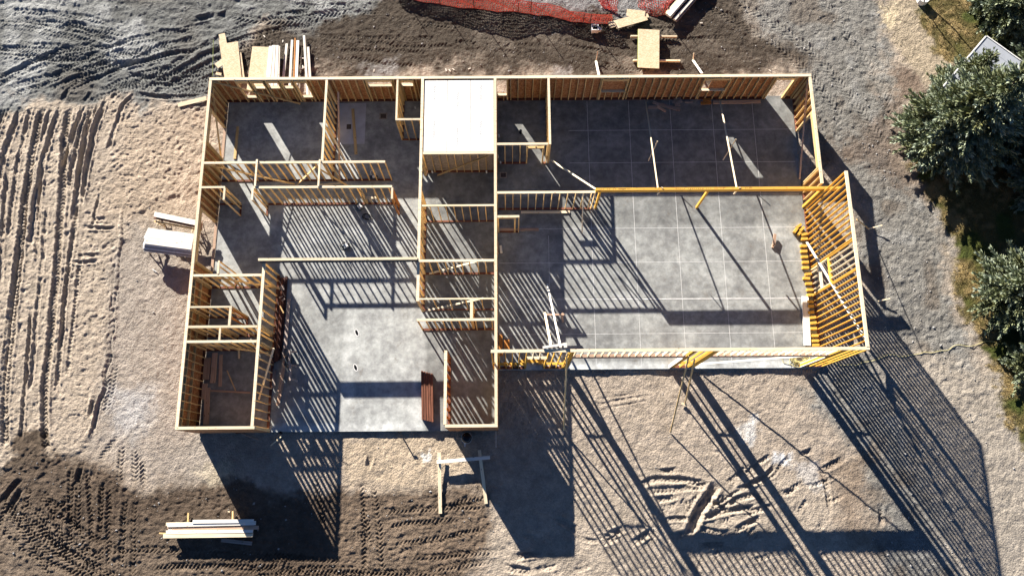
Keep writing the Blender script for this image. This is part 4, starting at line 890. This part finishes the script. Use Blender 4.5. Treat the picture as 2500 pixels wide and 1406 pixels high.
mb = MB(); mb.box((c.x-.2,c.y-.1,0),(c.x+.2,c.y+.1,.2)); mb.build('case', STEELD, t); mb = MB(); mb.tube([(c.x-.15,c.y+.1,.2),(c.x-.18,c.y+.3,.3),(c.x,c.y+.38,.3),(c.x+.12,c.y+.3,.25),(c.x+.08,c.y,.2)], .02, 6); mb.build('cord', WHITEP, t)
mb = MB(); mb.tube([(c.x,c.y,.2),(c.x,c.y,.32)], .07, 10); mb.build('drum', WHITEP, t)
# --- garage floor
for (p, q, z, w_, m, l) in (((1607,254),(1661,268),.09,.2,GREYW,'longest grey board of the loose bunch by the garage north wall'), ((1583,262),(1605,261.5),.06,.18,GREYW,'short grey board at the west side of the loose bunch in the garage'), ((1604,259),(1626,272),.05,.14,PINKW,'brownish board slanting south from the loose bunch in the garage'), ((1594,249),(1609,255),.12,.15,GREYW,'short grey board north of the loose bunch in the garage'), ((1272,518),(1391,517.5),.06,.14,PLATE,'long pale board lying along the foot of the stud wall in the garage'), ((1211,560),(1315,560),.07,.15,PINKW,'pinkish board lying across the small framed opening in the garage'), ((1742,250),(1857,248),.07,.2,PINKW,'long board lying along the garage north wall near the doorway'), ((1673,249),(1691,249),.05,.12,GREYW,'small grey board between the block pile and the orange pieces')): lay('board', p, q, z, w_, .045, m, l)
for k, (p, q, z) in enumerate((((1641,249),(1664,248),.05), ((1646,244),(1663,241),.1), ((1648,256),(1661,256),.06), ((1652,252),(1665,246),.15))): lay('block', p, q, z, .16, .05, GREYW, ['broad lowest','northern','southern','slanting topmost'][k]+' grey block in the little pile by the garage north wall', 'block', 'grey blocks by the garage north wall')
for (p, q, z) in (((1711,252),(1737,251),.05), ((1717,244),(1735,243),.12)): lay('block', p, q, z, .17, .05, ORANGE, 'short orange block below the second garage window, '+('upper' if z > .1 else 'lower')+' one', 'block')
lay('block', (1213,590), (1213,618), .25, .2, .2, PINKW, 'pinkish block standing against the long wall in the garage', 'block'); lay('block', (1222,599), (1224,617), .12, .14, .1, WHITEW, 'pale block on the dark garage floor near the long wall', 'block')
lay('block', (1893,571), (1890,598), .25, .14, .12, PINKW, 'reddish block on the sunny garage floor', 'block', z2=.2); lay('block', (1888,596), (1887,604), .12, .12, .1, PINKW, 'small reddish block touching the larger one on the sunny garage floor', 'block')
lay('board', (1966,723), (1972,843), .16, .34, .1, WHITEW, 'wide pale board lying north to south beside the row of yellow blocks')
ORD = 'first second third fourth fifth sixth seventh eighth ninth tenth eleventh twelfth thirteenth fourteenth fifteenth sixteenth seventeenth eighteenth nineteenth twentieth last'.split()
YB = [(1951,551,.6),(1943,562,.9),(1958,559,.7),(1953,568,.9),(1964,572,.2),(1964,583,0),(1962.4,600,0),(1963,613,0),(1964.6,627,0),(1967,639.5,0),(1967,653,0),(1973.5,669,.1),(1969.5,679,-.1),(1975,692,0),(1977.5,707,0),(1979,719.6,0),(1978.5,736.5,0),(1979.5,747,0),(1980,762,.15),(1984.5,775,.1),(1985.5,788,.1),(1986.5,801.7,0),(1990,819,0),(1990.6,831.6,0),(1992.4,842,0)]
for k, (x, y, a_) in enumerate(YB):
    c = at(x, y, .18); dx = .165*math.cos(a_); dy = .165*math.sin(a_)
    if k < 4: l = ['northern','western','eastern','southern'][k]+' yellow block in the tumbled heap at the north end of the row'
    else: l = ORD[k-4]+' yellow block from the north in the row along the tall east wall'
    beam('block', (c.x-dx,c.y-dy,.11+.012*(k % 3)), (c.x+dx,c.y+dy,.11+.012*(k % 3)), .13, .19, LSL, None, (0,0,1), l, 'block', 'yellow blocks lying along the tall east wall')
for (x, y0, y1, w_, l) in ((1222,816,868,.2,'long orange offcut standing nearest the long wall in the garage corner'), (1237,829,858,.28,'wide orange offcut in the garage corner')): lay('offcut', (x,y0), (x+1,y1), .12, w_, .1, ORANGE, l, 'offcut')
for (x, y, on) in ((1218,890,'first'),(1233,888,'second'),(1248,889,'third'),(1258,891,'fourth')): 
    c = at(x, y, .1); a_ = R_.uniform(1.2, 1.9); beam('block', (c.x-.12*math.cos(a_),c.y-.12*math.sin(a_),.06), (c.x+.12*math.cos(a_),c.y+.12*math.sin(a_),.06), .15, .1, ORANGE, None, (0,0,1), on+' small orange block from the west, between the studs of the garage front', 'block', 'orange blocks at the garage front')
for (x, y, on) in ((1277,883,'first'),(1286,879,'second'),(1298,881,'third'),(1312,880,'fourth'),(1322,883,'fifth')):
    c = at(x, y, .2); beam('block', (c.x-.14,c.y,.15), (c.x+.14,c.y,.15), .2, .12, LSL, None, (0,0,1), on+' yellow block from the west, behind the narrow garage front door', 'block', 'yellow blocks behind the narrow garage door')
# trestle and two long props leaning on the tall front plate
c = at(1352,775); sawhorse((c.x, c.y, 0), 0, 'pinkish trestle on the garage floor under two leaning props', 1.0, .75, PINKW)
lay('prop', (1336,694), (1369,848), .12, .085, .05, WHITEW, 'longer white prop leaning from the garage floor up to the front top plate', 'prop', z2=5.2)
lay('prop', (1330,763), (1346,848), .9, .11, .05, PLATE, 'shorter prop leaning from the trestle to the garage front top plate', 'prop', z2=5.2)
lay('board', (1325,848), (1378,840), H2+.06, .11, .05, WHITEW, 'short white board resting aslant on the garage front top plate'); lay('block', (1380,836), (1381,848), H2+.09, .14, .08, WHITEW, 'white block on top of the garage front plate', 'block')
brace((1702,889), .1, (2000,866), 3.6, .09, .038, WHITEW)
# yellow rope
c = at(1951,878); pts = []
for k in range(150):
    a = k*.42; r_ = .28+.2*math.sin(k*.37)+.12*math.sin(k*.11); pts.append((c.x+.25*math.sin(k*.05)+r_*1.3*math.cos(a), c.y+r_*.7*math.sin(a), .03+.0008*k+.02*math.sin(k)))
mb = MB(); mb.tube(pts, .013, 5); tag(mb.build('rope', ROPE), 'tangled coil of yellow rope on the slab at the garage corner', 'rope')
mb = MB(); lp = [(1940,892),(1912,885),(1908,872),(1922,866),(1940,872),(1946,884),(1938,892)]; mb.tube([(at(x,y).x, at(x,y).y, .03) for x, y in lp], .013, 5); tag(mb.build('rope', ROPE), 'single wide loop of yellow rope west of the tangled coil', 'rope')
hp = [(2035,885),(2055,893),(2075,889),(2090,893),(2105,884),(2125,882),(2150,874),(2165,866),(2185,865),(2200,872),(2222,866),(2245,864),(2258,858),(2276,862),(2296,855),(2315,856),(2328,843),(2345,841),(2362,846),(2382,843),(2402,833),(2420,832),(2440,840)]
P = [at(x,y,-.12) for x, y in hp]
for _ in range(2):
    Q = [P[0]]
    for a, b in zip(P, P[1:]): Q += [a*.75+b*.25, a*.25+b*.75]
    P = Q+[P[-1]]
mb = MB(); mb.tube([(p.x, p.y, gz(p.x,p.y)+.03) for p in P], .012, 5); tag(mb.build('extension_cord', ROPE), 'pale yellow cord snaking over the gravel east of the garage', 'cord')
# hoop and shed roof in the north east
c = at(2262,12,0); t = empty('hoop', (c.x,c.y,gz(c.x,c.y)), 'thin standing hoop on a white disc foot at the edge of the lawn', 'hoop')
mb = MB(); mb.tube([(c.x+.42*math.cos(a),c.y+.1+.1*math.cos(a),.95+.9*math.sin(a)) for a in [k*.2618 for k in range(25)]], .035, 6, cap=False); mb.build('ring', BLACKP, t)
c = at(2252,2,0); mb = MB(); mb.tube([(c.x,c.y,-.1),(c.x,c.y,.25)], .3, 16); mb.build('foot', WHITEP, t)
tip = at(2406,92,2.3); e1 = at(2330,181,2.3)-tip; e1.z = 0; e1.normalize(); e2 = Vector((-e1.y, e1.x, 0));  e2 = e2 if e2.x > 0 else -e2
t = empty('shed', (tip.x,tip.y,-.1), 'small shed with a pale metal roof half hidden by the big blue spruce', 'shed')
ang = math.atan2(e1.y, e1.x); L1, L2 = 4.2, 3.2
M0 = Matrix.Translation((tip.x,tip.y,0)) @ Matrix(((e1.x,e2.x,0,0),(e1.y,e2.y,0,0),(0,0,1,0),(0,0,0,1)))
mb = MB(); mb.obox(M0 @ Matrix.Translation((L1/2,L2/2,1.05)), (L1-.3,L2-.3,2.3)); mb.build('wall', plain('grey_shed_cladding', (.3,.31,.32), .7), t)
for k in range(8):
    mb = MB(); w_ = L1/8; z0 = 2.3+.05
    mb.obox(M0 @ Matrix.Translation((w_*(k+.5), L2/2, z0)), (w_-.006, L2, .05)); mb.obox(M0 @ Matrix.Translation((w_*(k+.02), L2/2, z0+.028)), (.02, L2, .008)); mb.build('roof_panel', METALR, t)
for (u, v, a, b) in ((L1/2,-.03,L1,.06),(L1/2,L2+.03,L1,.06),(-.03,L2/2,.06,L2),(L1+.03,L2/2,.06,L2)):
    mb = MB(); mb.obox(M0 @ Matrix.Translation((u, v, 2.34)), (a, b, .14)); mb.build('eave_trim', WHITEP, t)
# ------------------------------------------------------------------ blue spruces
def spruce_mesh(seed, H, R, nm, den=1.0):
    r_ = random.Random(seed); V = []; F = []; TN = []
    def quad(p, d_, w_, l_, n_, tint):
        s = d_.cross(n_); s = s.normalized() if s.length > 1e-4 else Vector((1, 0, 0)); i_ = len(V)
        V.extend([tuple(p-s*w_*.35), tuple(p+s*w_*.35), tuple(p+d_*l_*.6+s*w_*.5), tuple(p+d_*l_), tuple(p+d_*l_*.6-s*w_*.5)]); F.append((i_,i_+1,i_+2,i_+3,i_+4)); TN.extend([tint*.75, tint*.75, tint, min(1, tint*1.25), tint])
    def clump(p, ax, s_, tt):
        u = ax.cross(Vector((0, 0, 1))); u = u.normalized() if u.length > .05 else Vector((1, 0, 0)); v = ax.cross(u)
        n_ = 8; ph = r_.uniform(0, 6.28)
        for q in range(n_):
            a = ph+q*2.4; sp_ = .15+.6*(q/n_); d_ = (ax+(u*math.cos(a)+v*math.sin(a))*sp_).normalized()
            quad(p-ax*.05*q/n_, d_, .062*s_/.22, s_*r_.uniform(.75, 1.25), (u*math.sin(a)-v*math.cos(a)).cross(d_), max(0, min(1, tt+r_.uniform(-.18, .18))))
    z = H*.06
    while z < H*.97:
        f = z/H; L_ = R*(1-f)**.8*(1-.25*max(0, .12-f)/.12)+.1; nb = int((4+6.0*(1-f)*L_/2)*den)+2; az0 = r_.uniform(0, 6.28)
        for b_ in range(nb):
            az = az0+2*math.pi*b_/nb+r_.uniform(-.25, .25); l_ = L_*r_.uniform(.68, 1.1); el = -.12+.5*f+r_.uniform(-.1, .1)
            dir_ = Vector((math.cos(az)*math.cos(el), math.sin(az)*math.cos(el), math.sin(el))); side = Vector((-math.sin(az), math.cos(az), 0)); tb = r_.uniform(.15, .7)
            t_ = l_*.3
            while t_ <= l_*1.001:
                g_ = t_/l_; wd = .34*min(1, l_/1.5)*(1.15-g_)
                for sg in (-1, 0, 1) if wd > .1 else (0,):
                    p = Vector((0, 0, z))+dir_*(t_-abs(sg)*.12)+side*sg*(wd*r_.uniform(.7, 1.3))+Vector((0, 0, .25*g_*g_*l_*.4+r_.uniform(-.06, .06)))
                    ax = (dir_*r_.uniform(.9, 1.3)+side*sg*.55+Vector((0, 0, r_.uniform(.1, .55)))).normalized()
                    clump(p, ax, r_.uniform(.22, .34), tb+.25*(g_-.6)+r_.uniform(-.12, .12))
                t_ += r_.uniform(.17, .26)
        z += .25+.04*f
    for k in range(14): a = r_.uniform(0, 6.28); quad(Vector((0,0,H-.25+.02*k)), Vector((math.cos(a)*.6, math.sin(a)*.6, .8)).normalized(), .07, .22, Vector((0,0,1)), .8)
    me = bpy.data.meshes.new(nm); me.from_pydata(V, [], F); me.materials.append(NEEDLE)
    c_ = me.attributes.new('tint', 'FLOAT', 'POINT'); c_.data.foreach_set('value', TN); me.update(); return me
SPR = [spruce_mesh(1, 8.0, 3.3, 'crown', 1.0), spruce_mesh(2, 6.5, 2.6, 'crown', .9)]
def trunk_mesh(H): 
    mb = MB(); mb.tube([(0,0,-.3),(0,0,H*.3),(0.03,0,H*.7),(0,0,H*.97)], [.19,.14,.07,.015], 8); o = mb.build('trunk', BARK); me = o.data; bpy.data.objects.remove(o); return me
TR = [trunk_mesh(8.0), trunk_mesh(6.5)]
G = 'blue spruces along the east side'
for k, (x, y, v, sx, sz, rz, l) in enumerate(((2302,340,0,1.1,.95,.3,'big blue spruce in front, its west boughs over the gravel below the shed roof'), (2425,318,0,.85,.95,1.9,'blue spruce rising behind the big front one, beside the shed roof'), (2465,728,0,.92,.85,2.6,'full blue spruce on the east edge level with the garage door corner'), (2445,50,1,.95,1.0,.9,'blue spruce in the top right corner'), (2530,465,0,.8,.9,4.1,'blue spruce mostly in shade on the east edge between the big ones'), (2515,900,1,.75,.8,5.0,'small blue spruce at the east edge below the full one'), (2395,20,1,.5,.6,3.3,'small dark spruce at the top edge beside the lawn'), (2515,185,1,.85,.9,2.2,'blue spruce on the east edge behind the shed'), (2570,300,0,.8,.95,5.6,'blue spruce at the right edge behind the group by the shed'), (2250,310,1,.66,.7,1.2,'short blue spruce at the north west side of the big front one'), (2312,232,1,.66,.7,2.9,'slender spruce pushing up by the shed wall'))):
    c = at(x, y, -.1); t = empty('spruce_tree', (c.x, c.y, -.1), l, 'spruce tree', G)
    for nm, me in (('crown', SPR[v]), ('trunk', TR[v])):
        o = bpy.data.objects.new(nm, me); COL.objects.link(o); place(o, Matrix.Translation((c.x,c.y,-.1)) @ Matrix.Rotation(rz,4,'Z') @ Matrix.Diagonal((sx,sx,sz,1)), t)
# ------------------------------------------------------------------ loose stones and dry grass
def scatter(mask, n_, seed):
    r_ = np.random.default_rng(seed); p = np.clip(mask, 0, 1).astype(float); p[inslab | edge] = 0; p /= p.sum(); k = r_.choice(len(X), n_, p=p); return k, r_
k_, r_ = scatter(greyR*.9+greyTL*.7+brownBL*.25+brownT*.45+.03, 5200, 9)
ov = np.array([(1,0,0),(-1,0,0),(0,1,0),(0,-1,0),(0,0,1),(0,0,-1)]); of = [(0,2,4),(2,1,4),(1,3,4),(3,0,4),(2,0,5),(1,2,5),(3,1,5),(0,3,5)]
V = []; F = []
for j, kk in enumerate(k_):
    s_ = r_.gamma(1.6, .009)+.010; a = r_.random()*6.28; sc_ = s_*(.7+.6*r_.random(3)); v_ = ov*sc_; v_ = np.column_stack((v_[:,0]*math.cos(a)-v_[:,1]*math.sin(a), v_[:,0]*math.sin(a)+v_[:,1]*math.cos(a), v_[:,2]*.7)); v_ += (X[kk]+r_.uniform(-.05,.05), Y[kk]+r_.uniform(-.05,.05), Z[kk]+s_*.25)
    V += [tuple(q) for q in v_]; F += [tuple(6*j+i_ for i_ in f_) for f_ in of]
me = bpy.data.meshes.new('loose_stones'); me.from_pydata(V, [], F); me.materials.append(STONE); o = bpy.data.objects.new('loose_stones', me); COL.objects.link(o); tag(o, 'small loose stones strewn over the gravel and soil', 'stones', kind='stuff')
lm = lawn*(PX < 2620)*sm(-.7, .4, mid+.5*sml)+path*.03
k_, r_ = scatter(lm, 26000, 10); V = []; F = []; TN = []
for j, kk in enumerate(k_):
    a = r_.random()*6.28; h = r_.uniform(.03, .10); w_ = .018; x = X[kk]+r_.uniform(-.03,.03); y = Y[kk]+r_.uniform(-.03,.03); z = Z[kk]-.005; lx, ly = r_.uniform(-.06,.06,2); c_, s_ = math.cos(a)*w_, math.sin(a)*w_
    V += [(x-c_,y-s_,z),(x+c_,y+s_,z),(x+lx,y+ly,z+h)]; F.append((3*j,3*j+1,3*j+2)); tt = float(np.clip(.5+.5*mid[kk]+r_.normal(0,.25),0,1)); TN += [tt]*3
me = bpy.data.meshes.new('grass'); me.from_pydata(V, [], F); me.materials.append(GRASSM); c_ = me.attributes.new('tint','FLOAT','POINT'); c_.data.foreach_set('value', TN)
o = bpy.data.objects.new('grass', me); COL.objects.link(o); tag(o, 'short dry yellow green grass on the lawn under the spruces', 'grass', kind='stuff')
